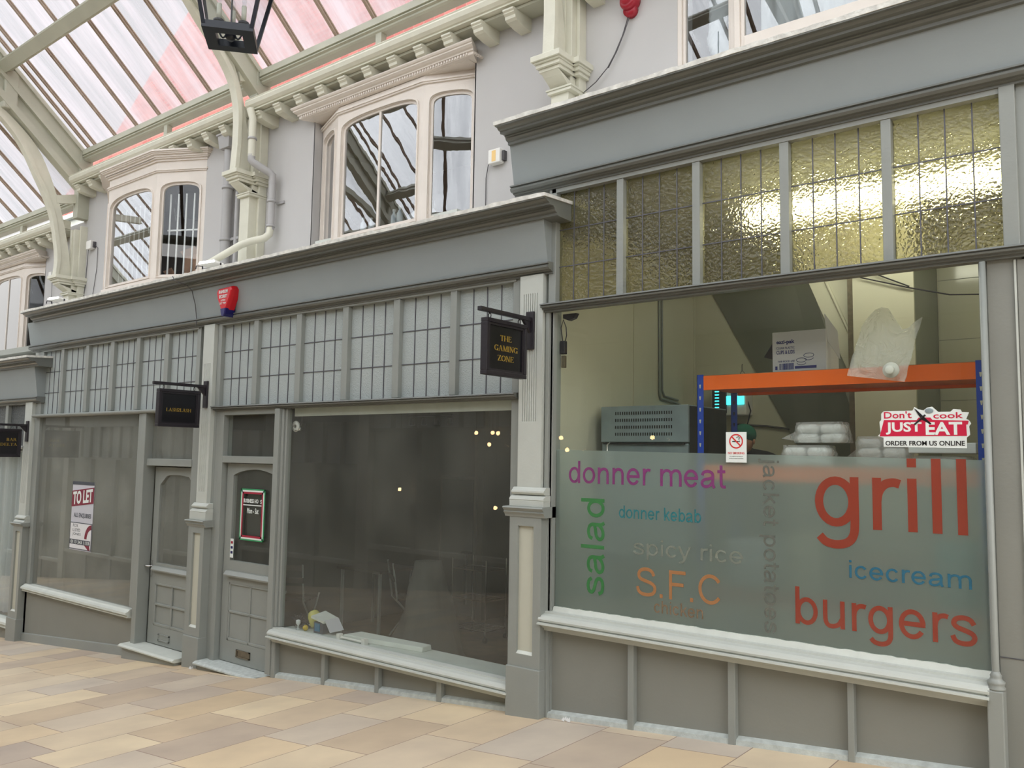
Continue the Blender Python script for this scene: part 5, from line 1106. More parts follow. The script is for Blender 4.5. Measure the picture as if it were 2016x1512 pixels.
word('icecream', -1.511, -.885, .872, .975, BLV, 'blue word icecream')
word('burgers', -1.825, -.867, .515, .795, REDV, 'rust red word burgers')
Tv = lambda u, w, v: (-v, .0375+w, u)                    # reads upwards
lab(vinyl('lettering', 'salad', .585, 1.252, 3.155, 3.355, Tv, GRV, t), 'green word salad reading upwards')
Tv2 = lambda u, w, v: (v, .0375+w, -u)                   # reads downwards
lab(vinyl('lettering', 'jacket potatoes', -1.548, -.500, -2.045, -1.915, Tv2, GRV3, t), 'grey words jacket potatoes reading downwards')
# stickers
t = thing('no_smoking_sign', 'small white no smoking notice stuck over the top edge of the frosted film', 'sign', (-2.18, .02, 1.6))
MB().box(-2.25, -2.114, .0235, .0265, 1.522, 1.713).build('notice_card', SW, t)
REDN = mat('no_smoking_red', s2l(206, 44, 44), .5)
mb = MB(); A = [(-2.182+.046*cos(a*pi/16), 1.655+.046*sin(a*pi/16)) for a in range(32)]; B = [(-2.182+.038*cos(a*pi/16), 1.655+.038*sin(a*pi/16)) for a in range(32)]
mb.ring(A, B, lambda u, w, v: (u, .0225+w, v), (0, .001)); mb.hexa([(-2.215, .0222, 1.682), (-2.209, .0222, 1.688), (-2.209, .0232, 1.688), (-2.215, .0232, 1.682), (-2.155, .0222, 1.622), (-2.149, .0222, 1.628), (-2.149, .0232, 1.628), (-2.155, .0232, 1.622)]); mb.build('prohibition_ring', REDN, t)
mb = MB().box(-2.208, -2.165, .0226, .0234, 1.650, 1.657); mb.box(-2.163, -2.157, .0226, .0234, 1.650, 1.657); mb.tube([(-2.160, .023, 1.662), (-2.166, .023, 1.670), (-2.156, .023, 1.676), (-2.166, .023, 1.684), (-2.18, .023, 1.680)], .002, 5); mb.build('cigarette_symbol', DARK, t)
text('lettering', 'NO SMOKING', -2.236, -2.128, 1.574, 1.588, TF(.0225), REDN, t, .001, .01)
text('lettering', 'It is against the law to', -2.225, -2.139, 1.556, 1.563, TF(.0225), SD, t, .001)
text('lettering', 'smoke in these premises', -2.229, -2.135, 1.543, 1.550, TF(.0225), SD, t, .001)
t = thing('ordering_sticker', 'white outlined sticker with red and black words at the right of the takeaway glass', 'sticker', (-1.1, .02, 1.72))
JR = mat('sticker_red', s2l(200, 30, 66), .4); JK = mat('sticker_black', s2l(20, 18, 20), .4)
sil = [(-1.305, 1.625), (-.885, 1.618), (-.885, 1.675), (-.868, 1.69), (-.872, 1.735), (-.862, 1.75), (-.872, 1.768), (-.885, 1.775), (-.870, 1.81), (-.905, 1.812), (-.91, 1.825), (-.945, 1.83), (-.96, 1.815), (-1.02, 1.815), (-1.035, 1.83), (-1.05, 1.845), (-1.075, 1.84), (-1.095, 1.825), (-1.12, 1.832), (-1.14, 1.845), (-1.15, 1.825), (-1.2, 1.825), (-1.30, 1.825), (-1.315, 1.81), (-1.315, 1.775), (-1.325, 1.765), (-1.32, 1.70), (-1.335, 1.685), (-1.305, 1.675)]
MB().pry(sil, .0245, .0265).build('sticker_outline', SW, t)
MB().pry([(-1.325, 1.683), (-1.30, 1.775), (-1.13, 1.772), (-1.12, 1.785), (-1.06, 1.785), (-1.05, 1.772), (-.873, 1.765), (-.878, 1.745), (-.886, 1.745), (-.884, 1.684)], .0232, .0245).build('red_panel', JR, t)
text('lettering', "Don't", -1.300, -1.155, 1.783, 1.822, TF(.0232), JR, t, .001, .012); text('lettering', 'cook', -1.045, -.900, 1.779, 1.812, TF(.0232), JR, t, .001, .012)
text('lettering', 'JUST', -1.292, -1.105, 1.692, 1.762, TF(.0222), SW, t, .001, .03); text('lettering', 'EAT', -1.085, -.905, 1.690, 1.760, TF(.0222), SW, t, .001, .03)
text('lettering', 'ORDER FROM US ONLINE', -1.295, -.895, 1.631, 1.658, TF(.0232), JK, t, .001, .02)
mb = MB(); mb.add([(-1.142, .0215, 1.838), (-1.128, .0215, 1.828), (-1.075, .0215, 1.772), (-1.055, .0215, 1.752), (-1.062, .0215, 1.746), (-1.085, .0215, 1.764), (-1.105, .0215, 1.775)]+[(-1.142, .0222, 1.838), (-1.128, .0222, 1.828), (-1.075, .0222, 1.772), (-1.055, .0222, 1.752), (-1.062, .0222, 1.746), (-1.085, .0222, 1.764), (-1.105, .0222, 1.775)], [tuple(range(7)), tuple(range(7, 14))[::-1]]+[(i, (i+1) % 7, 7+(i+1) % 7, 7+i) for i in range(7)])
mb.tube([(-1.140, .0215, 1.748), (-1.085, .0215, 1.800)], .005, 6); mb.build('knife_symbol', JK, t)
mb = MB(); mb.sph((-1.065, .0215, 1.822), .018, 12, (1.2, .05, .8)); mb.build('spoon_symbol', STEEL, t)
# to let poster
t = thing('letting_poster', 'tall paper poster reading to let stuck inside the shop window', 'poster', (-10.95, .02, .9))
PW = mat('poster_white', s2l(222, 222, 224), .7); PG = mat('poster_grey', s2l(196, 196, 204), .7); PM = mat('poster_maroon', s2l(126, 34, 56), .6); PK = mat('poster_charcoal', s2l(72, 76, 84), .6)
PX0, PX1, PZ0, PZ1 = -11.42, -10.72, .34, 1.17
PX0, PX1, yP = -11.187, -10.605, .024
def psheet(a, b, c, d, y, m, nm): return MB().box(a, b, y, y+.002, c, d).build(nm, m, t)
psheet(PX0, PX1, .28, 1.135, yP+.003, PG, 'poster_sheet')
psheet(PX0, PX1, 1.10, 1.14, yP, PK, 'top_strip')
MB().pry([(PX0, .818), (PX1, .877), (PX1, 1.077), (PX0, 1.018)], yP, yP+.002).build('maroon_band', PM, t)
def Tsh(u, w, v): return (u, yP-.0015+w, v+(u-PX0)*.1)
text('lettering', 'TO LET', PX0+.03, PX1-.03, .838, 1.005, Tsh, SW, t, .001, .035)
text('lettering', 'ALL ENQUIRIES', -11.11, -10.65, .68, .745, TF(yP+.001), PK, t, .001, .02)
psheet(PX0-.005, PX1+.0, .29, .625, yP, PK, 'board_edge')
psheet(PX0+.01, PX1-.012, .30, .615, yP-.001, PW, 'board_face')
for k, s_ in enumerate(('FOX', 'LLOYD', 'JONES')): text('lettering', s_, -11.11, -11.11+(.14, .20, .22)[k], .565-.055*k, .605-.055*k, TF(yP-.002), PK, t, .0008)
mb = MB(); A = [(-10.617-.17*cos(a*pi/20), .43+.18*sin(a*pi/20)) for a in range(11)]; B = [(-10.617-.11*cos(a*pi/20), .43+.12*sin(a*pi/20)) for a in range(11)]
mb.pry(A+B[::-1], yP-.0022, yP-.001); mb.build('arc_emblem', PM, t)
psheet(PX0+.01, PX1-.03, .352, .412, yP-.0025, PK, 'phone_band')
text('lettering', '0113 243 1133', PX0+.04, PX1-.05, .362, .402, TF(yP-.0035), SW, t, .0008, .012)
MB().pry([(-10.78, .352), (-10.65, .352), (-10.63, .30), (-10.68, .30)], yP-.0024, yP-.001).build('arc_emblem', PM, t)

# ------------------------------------------------------------------ inside the takeaway kitchen
def shelfunit():
    t = thing('storage_rack', 'orange and blue steel storage rack inside the takeaway kitchen', 'shelving', (-1.77, .8, -.1))
    x0, x1, y0, y1 = -2.681, -.862, .5, 1.12
    for x in (x0, x1-.05):
        for y in (y0, y1-.04):
            mb = MB(); mb.box(x, x+.05, y, y+.004, -.1, 2.14); mb.box(x if x == x0 else x+.046, (x+.004) if x == x0 else x+.05, y, y+.04, -.1, 2.14); u = mb.build('upright', BLUE, t)
            mb = MB()
            for k in range(26): z = -.02+k*.083; mb.pry([(x+.018, z+.014), (x+.032, z+.014), (x+.028, z-.012), (x+.022, z-.012)], y-.0012, y)
            mb.build('slots', KWALL if y == y0 else DARK, u)
    for z in (2.03, 1.40, .57):
        for y in (y0+.002, y1-.03): MB().box(x0+.05, x1-.05, y, y+.028, z, z+.10).build('beam', ORANGE, t)
        for x in (x0+.0, x1-.03): MB().box(x, x+.03, y0+.03, y1-.03, z+.02, z+.09).build('side_beam', ORANGE, t)
        MB().box(x0+.03, x1-.03, y0+.03, y1-.03, z+.02, z+.04).build('under_panel', ORANGE, t)
        MB().box(x0+.01, x1-.01, y0+.01, y1-.01, z+.082, z+.104).build('shelf_board', CHIP, t)
shelfunit()
t = thing('cup_carton', 'white printed carton of cups and lids on the top shelf of the rack', 'box', (-2.0, .8, 2.135))
bx0, bx1 = -2.165, -1.80; by0, by1 = .60, .86; bz0, bz1 = 2.136, 2.415
MB().box(bx0, bx1, by0, by1, bz0, bz1).build('carton', CARDW, t, bev=.003)
INK = mat('carton_navy_ink', s2l(38, 42, 110), .6)
text('lettering', 'eazi-pak', bx0+.03, bx0+.155, 2.325, 2.36, TF(by0-.002), INK, t, .001, .03)
text('lettering', 'CLEAR PLASTIC', bx0+.03, bx0+.155, 2.296, 2.312, TF(by0-.002), INK, t, .001)
text('lettering', 'CUPS & LIDS', bx0+.03, bx0+.155, 2.262, 2.288, TF(by0-.002), INK, t, .001, .02)
text('lettering', 'FOR FOOD USE', bx0+.04, bx0+.155, 2.205, 2.218, TF(by0-.002), INK, t, .001)
mb = MB(); r = random.Random(2); x = bx0+.05
while x < bx0+.15: w_ = r.choice((.003, .005, .008)); mb.box(x, x+w_, by0-.002, by0, 2.155, 2.198); x += w_+r.choice((.003, .005))
mb.box(bx0+.155, bx0+.30, by0-.0015, by0, 2.158, 2.176); mb.box(bx0+.02, bx0+.035, by0-.0015, by0, 2.155, 2.18); mb.build('printed_marks', INK, t)
mb = MB()
for (cx1, cz1) in ((bx0+.20, 2.205), (bx0+.25, 2.235)):
    mb.tube([(cx1+.034*cos(a*pi/8), by0-.002, cz1+.014*sin(a*pi/8)+.01) for a in range(17)], .0016, 4); mb.tube([(cx1+.03*cos(pi+a*pi/8), by0-.002, cz1-.008+.014*sin(pi+a*pi/8)) for a in range(9)], .0016, 4)
mb.build('cup_drawing', INK, t)
MB().hexa([(bx1+.002, by0+.02, bz1-.08), (bx1+.006, by0+.02, bz1-.08), (bx1+.06, by0+.10, bz1-.20), (bx1+.056, by0+.10, bz1-.20), (bx1-.010, by0+.0, bz1+.10), (bx1-.006, by0+.0, bz1+.10), (bx1+.05, by0+.08, bz1-.01), (bx1+.046, by0+.08, bz1-.01)]).build('side_flap', CARDW, t)
MB().hexa([(bx0-.004, by0+.03, bz1-.06), (bx0, by0+.03, bz1-.06), (bx0, by1-.02, bz1-.06), (bx0-.004, by1-.02, bz1-.06), (bx0-.08, by0+.05, bz1-.16), (bx0-.076, by0+.05, bz1-.16), (bx0-.076, by1-.04, bz1-.16), (bx0-.08, by1-.04, bz1-.16)]).build('side_flap', PK, t)
t = thing('liquid_bag', 'empty clear plastic liquid bag with a white screw cap hanging over the rack beam', 'bag', (-1.38, .30, 2.2))
n, m_ = 9, 11; vs = []; rg = random.Random(8)
cor = [Vector((-1.505, .40, 2.40)), Vector((-1.16, .36, 2.40)), Vector((-1.26, .33, 2.015)), Vector((-1.60, .36, 2.07))]
for side in (0, 1):
    for i in range(m_+1):
        for k in range(n+1):
            u, v = k/n, i/m_; p = (cor[0]*(1-u)+cor[1]*u)*(1-v)+(cor[3]*(1-u)+cor[2]*u)*v
            bul = sin(pi*u)*sin(pi*min(1, v*1.05))**.6
            y = p.y+(-1 if side == 0 else 1)*(.004+.055*bul)+rg.uniform(-.006, .006)*bul; z = p.z
            if v < .3: z += (.3-v)*.28*max(0, sin(pi*min(1, u*1.5))) - (.3-v)*.22*max(0, sin(pi*(u-.45)/.5)) * (1 if .45 < u < .95 else 0)
            vs.append((p.x+rg.uniform(-.004, .004), y, z))
N1 = (m_+1)*(n+1)
mb = MB().add(vs, [(s_*N1+i*(n+1)+k, s_*N1+i*(n+1)+k+1, s_*N1+(i+1)*(n+1)+k+1, s_*N1+(i+1)*(n+1)+k) for s_ in (0, 1) for i in range(m_) for k in range(n)], True)
mb.build('bag_film', POLY, t)
MB().lathe([(0, -.045), (.024, -.045), (.027, -.040), (.027, -.014), (.046, -.012), (.048, -.002), (.046, 0), (0, 0)], (-1.325, .300, 2.085), 24, 'y').build('screw_cap', WHITE, t)
# foam box packs in polythene
def foampack(x, y, z, nx, nz, lb, rz=0):
    t = thing('foam_box_pack', lb, 'food boxes', (x, y, z), 'wrapped packs of white foam food boxes on the rack')
    for i in range(nx):
        for k in range(nz):
            cx1 = x+i*.155; cz1 = z+k*.062; o = MB()
            o.add([(cx1+a, y+b, cz1+c) for a, b, c in ((-.06, -.06, 0), (.06, -.06, 0), (.06, .06, 0), (-.06, .06, 0), (-.074, -.074, .03), (.074, -.074, .03), (.074, .074, .03), (-.074, .074, .03), (-.058, -.058, .06), (.058, -.058, .06), (.058, .058, .06), (-.058, .058, .06))],
                  [(0, 3, 2, 1), (8, 9, 10, 11)]+[(a+b, a+(b+1) % 4, a+4+(b+1) % 4, a+4+b) for a in (0, 4) for b in range(4)])
            o.build('foam_box', FOAM, t, bev=.008)
    w0, w1 = x-.10, x+(nx-1)*.155+.10; h = nz*.062; rg = random.Random(int(x*100)); vs = []; n, m_ = 22, 5
    for i in range(m_+1):
        for k in range(n):
            a = 2*pi*k/n; s_ = 1-.12*(i/m_)**3; cxm = (w0+w1)/2; px_ = cxm+(w1-w0)/2*abs(cos(a))**.4*(1 if cos(a) > 0 else -1)*s_; py_ = y+.095*abs(sin(a))**.4*(1 if sin(a) > 0 else -1)*s_
            vs.append((px_+rg.uniform(-.008, .008), py_+rg.uniform(-.006, .006), z-.0+(h+.012)*i/m_))
    mb = MB().add(vs, [(i*n+k, i*n+(k+1) % n, (i+1)*n+(k+1) % n, (i+1)*n+k) for i in range(m_) for k in range(n)]+[tuple(range(m_*n, m_*n+n))], True)
    mb.add([(w0+.02, y-.05, z+.01), (w0+.02, y+.05, z+.01), (w0-.10, y, z+.03), (w0+.02, y, z+h*.7)], [(0, 1, 2), (0, 2, 3), (1, 3, 2)]); mb.build('polythene_wrap', POLY, t)
foampack(-2.02, .66, 1.507, 2, 2, 'lower wrapped pack of foam boxes at the left on the middle shelf')
foampack(-1.93, .66, 1.66, 2, 2, 'upper wrapped pack of foam boxes on top of another, left of the red sticker')
foampack(-1.58, .80, 1.507, 2, 3, 'wrapped pack of foam boxes just left of the red sticker')
foampack(-1.20, .66, 1.507, 2, 1, 'flat wrapped pack of foam boxes below the red sticker')
tag(MB().box(-1.30, -.93, .55, .78, 1.596, 1.66).build('white_tray', FOAM, bev=.006), 'flat white tray on the middle shelf at the right', 'tray')
# things lower down, only blurs behind the film
for i, (x, y, z, sx, sz, m, lb) in enumerate(((-2.35, .75, .675, .30, .30, CARDW, 'white box on the low shelf at the left'), (-1.95, .75, .675, .22, .36, mat('beige_plastic', s2l(196, 184, 150), .6), 'beige tub on the low shelf'), (-1.55, .75, .675, .32, .24, CARD, 'brown box on the low shelf'), (-1.06, .75, .675, .22, .38, mat('turquoise_plastic', s2l(30, 160, 160), .5), 'turquoise tub at the right of the low shelf'), (-2.2, .75, -.1, .5, .42, FOAM, 'white sack under the rack at the left'), (-1.5, .8, -.1, .45, .30, CARD, 'brown box under the rack'))):
    t = thing('storage_box', lb+', blurred by the frosted film', 'box', (x, y, z))
    MB().box(x-sx/2, x+sx/2, y-.15, y+.15, z, z+sz-.03).build('box_body', m, t, bev=.015); MB().box(x-sx/2-.008, x+sx/2+.008, y-.158, y+.158, z+sz-.03, z+sz).build('box_lid', m, t, bev=.01)
# oven
t = thing('pizza_oven', 'tall steel oven with four rows of vent slots left of the rack', 'oven', (-3.26, 1.1, -.1))
ox0, ox1, oy0, oy1, oz = -3.645, -2.874, .75, 1.43, 1.95
MB().box(ox0, ox1, oy0, oy1, 1.665, oz).build('hood', STEEL, t, bev=.006)
MB().box(ox0+.005, ox1-.005, oy0+.01, oy1, .75, 1.655).build('oven_body', STEEL, t, bev=.006)
MB().box(ox1, ox1+.004, oy0+.02, oy1-.01, .75, oz-.01).build('side_panel', mat('dark_steel', s2l(72, 74, 70), .4, .6), t)
mb = MB()
for r_ in range(4):
    for k in range(25):
        x = ox0+.135+k*.0205; z = 1.905-r_*.055; mb.box(x, x+.0095, oy0-.002, oy0, z-.024, z)
mb.build('vent_slots', DARK, t)
MB().box(ox0+.03, ox1-.03, oy0-.012, oy0+.01, 1.648, 1.660).build('trim_strip', DARK, t)
mb = MB(); mb.tube([(ox0+.09, oy0-.01, 1.66), (ox0+.09, oy0-.045, 1.64), (ox0+.085, oy0-.045, 1.40)], .008, 8); mb.build('door_handle', CHROME, t)
mb = MB()
for x in (ox0+.04, ox1-.04):
    for y in (oy0+.05, oy1-.05): mb.box(x-.025, x+.025, y-.025, y+.025, -.1, .75)
mb.build('oven_legs', STEEL, t)
# conduits
t = thing('wall_conduit', 'pair of grey conduits running down the kitchen party wall to the oven', 'pipe', (-3.72, 1.9, 2.1))
MB().tube([(-3.715, 1.85, 3.58), (-3.715, 1.86, 2.14), (-3.715, 1.88, 2.09), (-3.715, 2.2, 2.07), (-3.7, 2.25, 2.05), (-3.7, 2.25, 1.97)], .012, 8).build('conduit', GREY, t)
MB().tube([(-3.715, 1.90, 3.58), (-3.715, 1.91, 2.17), (-3.715, 1.95, 2.12), (-3.715, 2.22, 2.10)], .010, 8).build('conduit', GREY, t)
t = thing('wall_switch', 'black adaptor and switch with a looped cable at the top left inside the takeaway window', 'switch', (-3.58, .1, 2.3))
MB().box(-3.572, -3.53, .06, .10, 2.30, 2.40).build('adaptor', BLACK, t, bev=.006)
MB().box(-3.565, -3.535, .07, .10, 2.20, 2.29).build('socket', BRASS, t, bev=.004)
MB().tube([(-3.56, .08, 2.40), (-3.575, .08, 2.50), (-3.555, .08, 2.56), (-3.53, .08, 2.50), (-3.525, .08, 2.44), (-3.535, .08, 2.40)], .004, 6).build('looped_cable', BLACK, t)
MB().add([(-3.56, .08, 2.60), (-3.44, .08, 2.60), (-3.46, .08, 2.565), (-3.51, .08, 2.55), (-3.56, .08, 2.57), (-3.56, .12, 2.60), (-3.44, .12, 2.60), (-3.46, .12, 2.565), (-3.51, .12, 2.55), (-3.56, .12, 2.57)], [(0, 1, 2, 3, 4), (9, 8, 7, 6, 5), (0, 5, 6, 1), (1, 6, 7, 2), (2, 7, 8, 3), (3, 8, 9, 4), (4, 9, 5, 0)]).build('black_bracket', BLACK, t)
# stair soffit, column, tiles
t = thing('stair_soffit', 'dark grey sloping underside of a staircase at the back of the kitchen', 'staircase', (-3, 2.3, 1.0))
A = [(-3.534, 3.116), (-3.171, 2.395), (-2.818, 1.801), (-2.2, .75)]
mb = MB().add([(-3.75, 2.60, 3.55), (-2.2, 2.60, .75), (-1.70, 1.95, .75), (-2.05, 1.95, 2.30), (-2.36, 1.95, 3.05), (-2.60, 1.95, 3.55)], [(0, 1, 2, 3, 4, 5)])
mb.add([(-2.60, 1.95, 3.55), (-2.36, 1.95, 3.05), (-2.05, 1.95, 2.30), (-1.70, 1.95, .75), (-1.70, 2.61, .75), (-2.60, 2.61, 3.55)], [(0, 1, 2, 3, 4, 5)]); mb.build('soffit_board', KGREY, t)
MB().pry([(-2.60, 3.58), (-2.36, 3.02), (-2.09, 2.35), (-1.985, 2.09), (-1.985, 3.58)], 1.92, 1.945).build('string_board', KWALL, t)
MB().tube([(-2.45, 1.915, 3.58), (-1.99, 1.915, 2.46)], .014, 6).build('edge_batten', KWALL, t)
for k, (y, lb) in enumerate(((1.41, 'thin joint strip on the cream kitchen party wall left of the conduits'), (2.585, 'thin joint strip in the rear corner of the kitchen party wall'))):
    tag(MB().box(-3.73, -3.722, y-.008, y+.008, -.1, 3.58).build('joint_strip', KWALL), lb, 'trim')
t = thing('wall_tiling', 'large pale tiles with fine joints on the right rear wall of the kitchen', 'tiles', (-1.0, 2.6, 1.5))
MB().box(-1.52, -.56, 2.605, 2.62, -.1, 3.58).build('tile_field', mat('glazed_cream_tile', s2l(186, 184, 166), .12), t)
for z in (3.05, 2.55, 2.05, 1.55): MB().box(-1.52, -.56, 2.603, 2.606, z, z+.006).build('tile_joint', KGREY, t)
t = thing('boxed_column', 'cream boxed column with a dark side behind the rack', 'column', (-1.75, 2.1, -.1))
MB().box(-1.973, -1.527, 1.80, 1.83, -.1, 3.6).build('front_board', KWALL, t)
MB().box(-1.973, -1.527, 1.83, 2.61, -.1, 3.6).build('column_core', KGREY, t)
MB().box(-2.02, -1.976, 1.82, 1.88, -.1, 3.6).build('corner_pipe', BRASS, t)
MB().tube([(-1.45, 2.59, 3.2), (-1.2, 2.58, 3.05), (-.9, 2.58, 3.0), (-.58, 2.58, 2.97)], .006, 6)
t = thing('cable', 'two black cables slung across the back wall of the kitchen at the right', 'cable', (-1.2, 2.5, 2.9))
MB().tube([(-2.2, 1.78, 3.2), (-1.9, 1.77, 2.98), (-1.55, 1.77, 2.86), (-1.3, 1.9, 2.80), (-.95, 2.1, 2.80), (-.58, 2.2, 2.84)], .006, 6).build('cable_run', BLACK, t)
MB().tube([(-2.0, 1.78, 3.15), (-1.8, 1.77, 3.0), (-1.55, 1.77, 2.87)], .006, 6).build('cable_run', BLACK, t)
# fluorescent fittings
for x0, x1, y, z, lb in ((-2.55, -.66, 1.1, 3.42, 'long fluorescent light glowing behind the amber leaded panes'),):
    t = thing('fluorescent_light', lb, 'ceiling light', (x0, y, z))
    MB().box(x0, x1, y-.05, y+.05, z+.06, z+.11).build('batten_body', WHITE, t); MB().tube([(x0+.02, y, z), (x1-.02, y, z)], .075, 16).build('diffuser', TUBE, t); mb = MB()
    for x in (x0+.02, x1-.04): mb.box(x, x+.02, y-.03, y+.03, z-.03, z+.04)
    mb.build('end_caps', WHITE, t)
    MB().tube([((x0+x1)/2, y, z+.10), ((x0+x1)/2, y, 3.6)], .01, 6).build('drop_rod', WHITE, t)
t = thing('insect_killer', 'black insect killer with a glowing cyan tube on the back wall behind the rack', 'appliance', (-3.3, 2.5, 2.1))
MB().box(-3.49, -3.14, 2.46, 2.62, 1.96, 2.24).build('housing', WHITE, t, bev=.01); MB().box(-3.47, -3.33, 2.44, 2.46, 1.98, 2.22).build('side_grille', BLACK, t); MB().box(-3.33, -3.16, 2.45, 2.46, 2.06, 2.14).build('glowing_tube', CYAN, t)
mb = MB()
for k in range(6): mb.box(-3.44, -3.40, 2.437, 2.44, 2.03+.03*k, 2.04+.03*k)
mb.build('grille_lights', CYAN, t)
MB().tube([(-3.16, 2.5, 2.15), (-3.12, 2.52, 2.0), (-3.17, 2.54, 1.85), (-3.11, 2.55, 1.78), (-3.16, 2.56, 1.70)], .006, 6).build('power_cable', BLACK, t)
MB().tube([(-3.3, 2.6, 1.88), (-3.0, 2.6, 1.86), (-2.7, 2.6, 1.82), (-2.4, 2.6, 1.6)], .010, 6).build('power_cable', CABLE, t)
tag(MB().box(-1.62, -1.52, 1.785, 1.80, 1.86, 1.90).build('red_notice', RED), 'tiny red notice on the boxed column above the red sticker', 'sign')
mb = MB().tube([(-2.50, .8, 2.135), (-2.47, .8, 2.19), (-2.42, .8, 2.135)], .003, 5); mb.tube([(-2.47, .8, 2.19), (-2.47, .8, 2.23), (-2.465, .8, 2.235)], .003, 5)
tag(mb.build('wire_hanger', CABLE), 'small bent wire hook on the top shelf of the rack at the left', 'hook')

# person in the kitchen, mostly hidden by the film and the notice
def skin_body(name, joints, edges, m, parent, sub=2):
    me = bpy.data.meshes.new(name); w0 = Vector(parent['_w'])
    me.from_pydata([Vector(j[:3])-w0 for j in joints], edges, []); me.materials.append(m)
    ob = bpy.data.objects.new(name, me); COL.objects.link(ob); ob.parent = parent
    bm = bmesh.new(); bm.from_mesh(me); L_ = bm.verts.layers.skin.verify(); bm.verts.ensure_lookup_table()
    for v, j in zip(bm.verts, joints): v[L_].radius = (j[3], j[4] if len(j) > 4 else j[3]); v[L_].use_root = False
    bm.verts[0][L_].use_root = True; bm.to_mesh(me); bm.free()
    ob.modifiers.new('skin', 'SKIN').use_smooth_shade = True; s_ = ob.modifiers.new('sub', 'SUBSURF'); s_.levels = sub; s_.render_levels = sub
    return ob
HX, HY, HZ = -2.755, 1.60, -.1
t = thing('person', 'person in a green cap and dark jacket standing inside the kitchen behind the rack', 'person', (HX, HY, HZ))
J = [(HX, HY, .87, .16, .11), (HX, HY, 1.08, .15, .10), (HX, HY, 1.32, .17, .11), (HX, HY-.01, 1.51, .15, .10), (HX, HY-.05, 1.60, .065), (HX, HY-.09, 1.63, .055),
     (HX-.19, HY-.02, 1.535, .078), (HX-.27, HY+.0, 1.22, .055), (HX-.25, HY-.03, .88, .042), (HX-.24, HY-.05, .82, .034),
     (HX+.19, HY-.02, 1.535, .078), (HX+.27, HY+.0, 1.22, .055), (HX+.25, HY-.03, .88, .042), (HX+.24, HY-.05, .82, .034),
     (HX-.09, HY, .78, .10), (HX-.10, HY-.01, .38, .07), (HX-.10, HY+.02, -.03, .05), (HX-.10, HY-.12, -.06, .04),
     (HX+.09, HY, .78, .10), (HX+.10, HY-.01, .38, .07), (HX+.10, HY+.02, -.03, .05), (HX+.10, HY-.12, -.06, .04)]
E_ = [(0, 1), (1, 2), (2, 3), (3, 4), (4, 5), (3, 6), (6, 7), (7, 8), (8, 9), (3, 10), (10, 11), (11, 12), (12, 13), (0, 14), (14, 15), (15, 16), (16, 17), (0, 18), (18, 19), (19, 20), (20, 21)]
skin_body('body', J, E_, BLK, t)
hd = MB(); hd.sph((HX, HY-.11, 1.705), .095, 18, (.82, 1.0, 1.2)); hd.sph((HX, HY-.205, 1.68), .018, 8, (.7, 1, 1.2)); hd.sph((HX-.082, HY-.10, 1.69), .022, 8, (.4, .8, 1.2)); hd.sph((HX+.082, HY-.10, 1.69), .022, 8, (.4, .8, 1.2)); hd.build('head', SKIN, t)
mb = MB()
for s_ in (-1, 1): mb.sph((HX+s_*.03, HY-.198, 1.712), .009, 8)
mb.build('eyes', DARK, t)
mb = MB(); mb.box(HX-.025, HX+.025, HY-.205, HY-.198, 1.640, 1.646); mb.build('mouth', REDD, t)
cp = MB(); cp.sph((HX, HY-.10, 1.745), .104, 18, (.92, 1.08, .85)); cp.prz([(HX+.075*cos(a), HY-.19-.085*max(0, sin(a))) for a in [pi*k/10 for k in range(11)]][::-1]+[(HX-.075, HY-.17), (HX+.075, HY-.17)], 1.738, 1.746); cp.build('cap', GREEN, t)
for s_ in (-1, 1):
    bx_, by_, bz_ = HX+s_*.24, HY-.05, .82
    J = [(bx_, by_, bz_, .026, .030), (bx_, by_, bz_-.05, .016, .036), (bx_, by_-.005, bz_-.085, .014, .036)]; E2 = [(0, 1), (1, 2)]
    for f_ in range(4):
        o = -.027+.018*f_; L_ = (.07, .08, .075, .06)[f_]; k = len(J); J += [(bx_, by_+o, bz_-.095, .009), (bx_-s_*.006, by_+o*1.1, bz_-.095-L_*.5, .0085), (bx_-s_*.02, by_+o*1.1, bz_-.095-L_*.88, .0075)]; E2 += [(2, k), (k, k+1), (k+1, k+2)]
    k = len(J); J += [(bx_-s_*.01, by_-.04, bz_-.05, .011), (bx_-s_*.02, by_-.055, bz_-.09, .009)]; E2 += [(1, k), (k, k+1)]
    skin_body('hand', J, E2, SKIN, t, 1)

# ------------------------------------------------------------------ inside the dark empty shop
def foldchair(lb, x, y, z, rot):
    t = thing('folding_chair', lb, 'chair', (x, y, z), 'folding chairs in the empty shop')
    R_ = Matrix.Rotation(rot, 3, 'Z')
    def q(a, b, c): p = R_ @ Vector((a, b, 0)); return (x+p.x, y+p.y, z+c)
    for s_ in (-.2, .2):
        MB().tube([q(s_, -.2, 0), q(s_, .17, .46), q(s_, .2, .50)], .011, 6).build('leg', GREY, t); MB().tube([q(s_*.9, .22, 0), q(s_*.9, -.18, .45), q(s_*.9, -.24, .86)], .011, 6).build('leg', GREY, t)
    mb = MB()
    for k in range(5): a, b = -.18+k*.085, -.18+k*.085+.07; mb.hexa([q(-.2, a, .455), q(.2, a, .455), q(.2, b, .455), q(-.2, b, .455), q(-.2, a, .47), q(.2, a, .47), q(.2, b, .47), q(-.2, b, .47)])
    mb.build('seat', DKW, t)
    mb = MB()
    for zc in (.66, .79): mb.hexa([q(-.19, -.21, zc), q(.19, -.21, zc), q(.19, -.225, zc), q(-.19, -.225, zc), q(-.19, -.225, zc+.06), q(.19, -.225, zc+.06), q(.19, -.24, zc+.06), q(-.19, -.24, zc+.06)])
    mb.build('backrest', DKW, t)
foldchair('grey folding chair at the left inside the dark empty shop', -7.75, .95, -.52, .5)
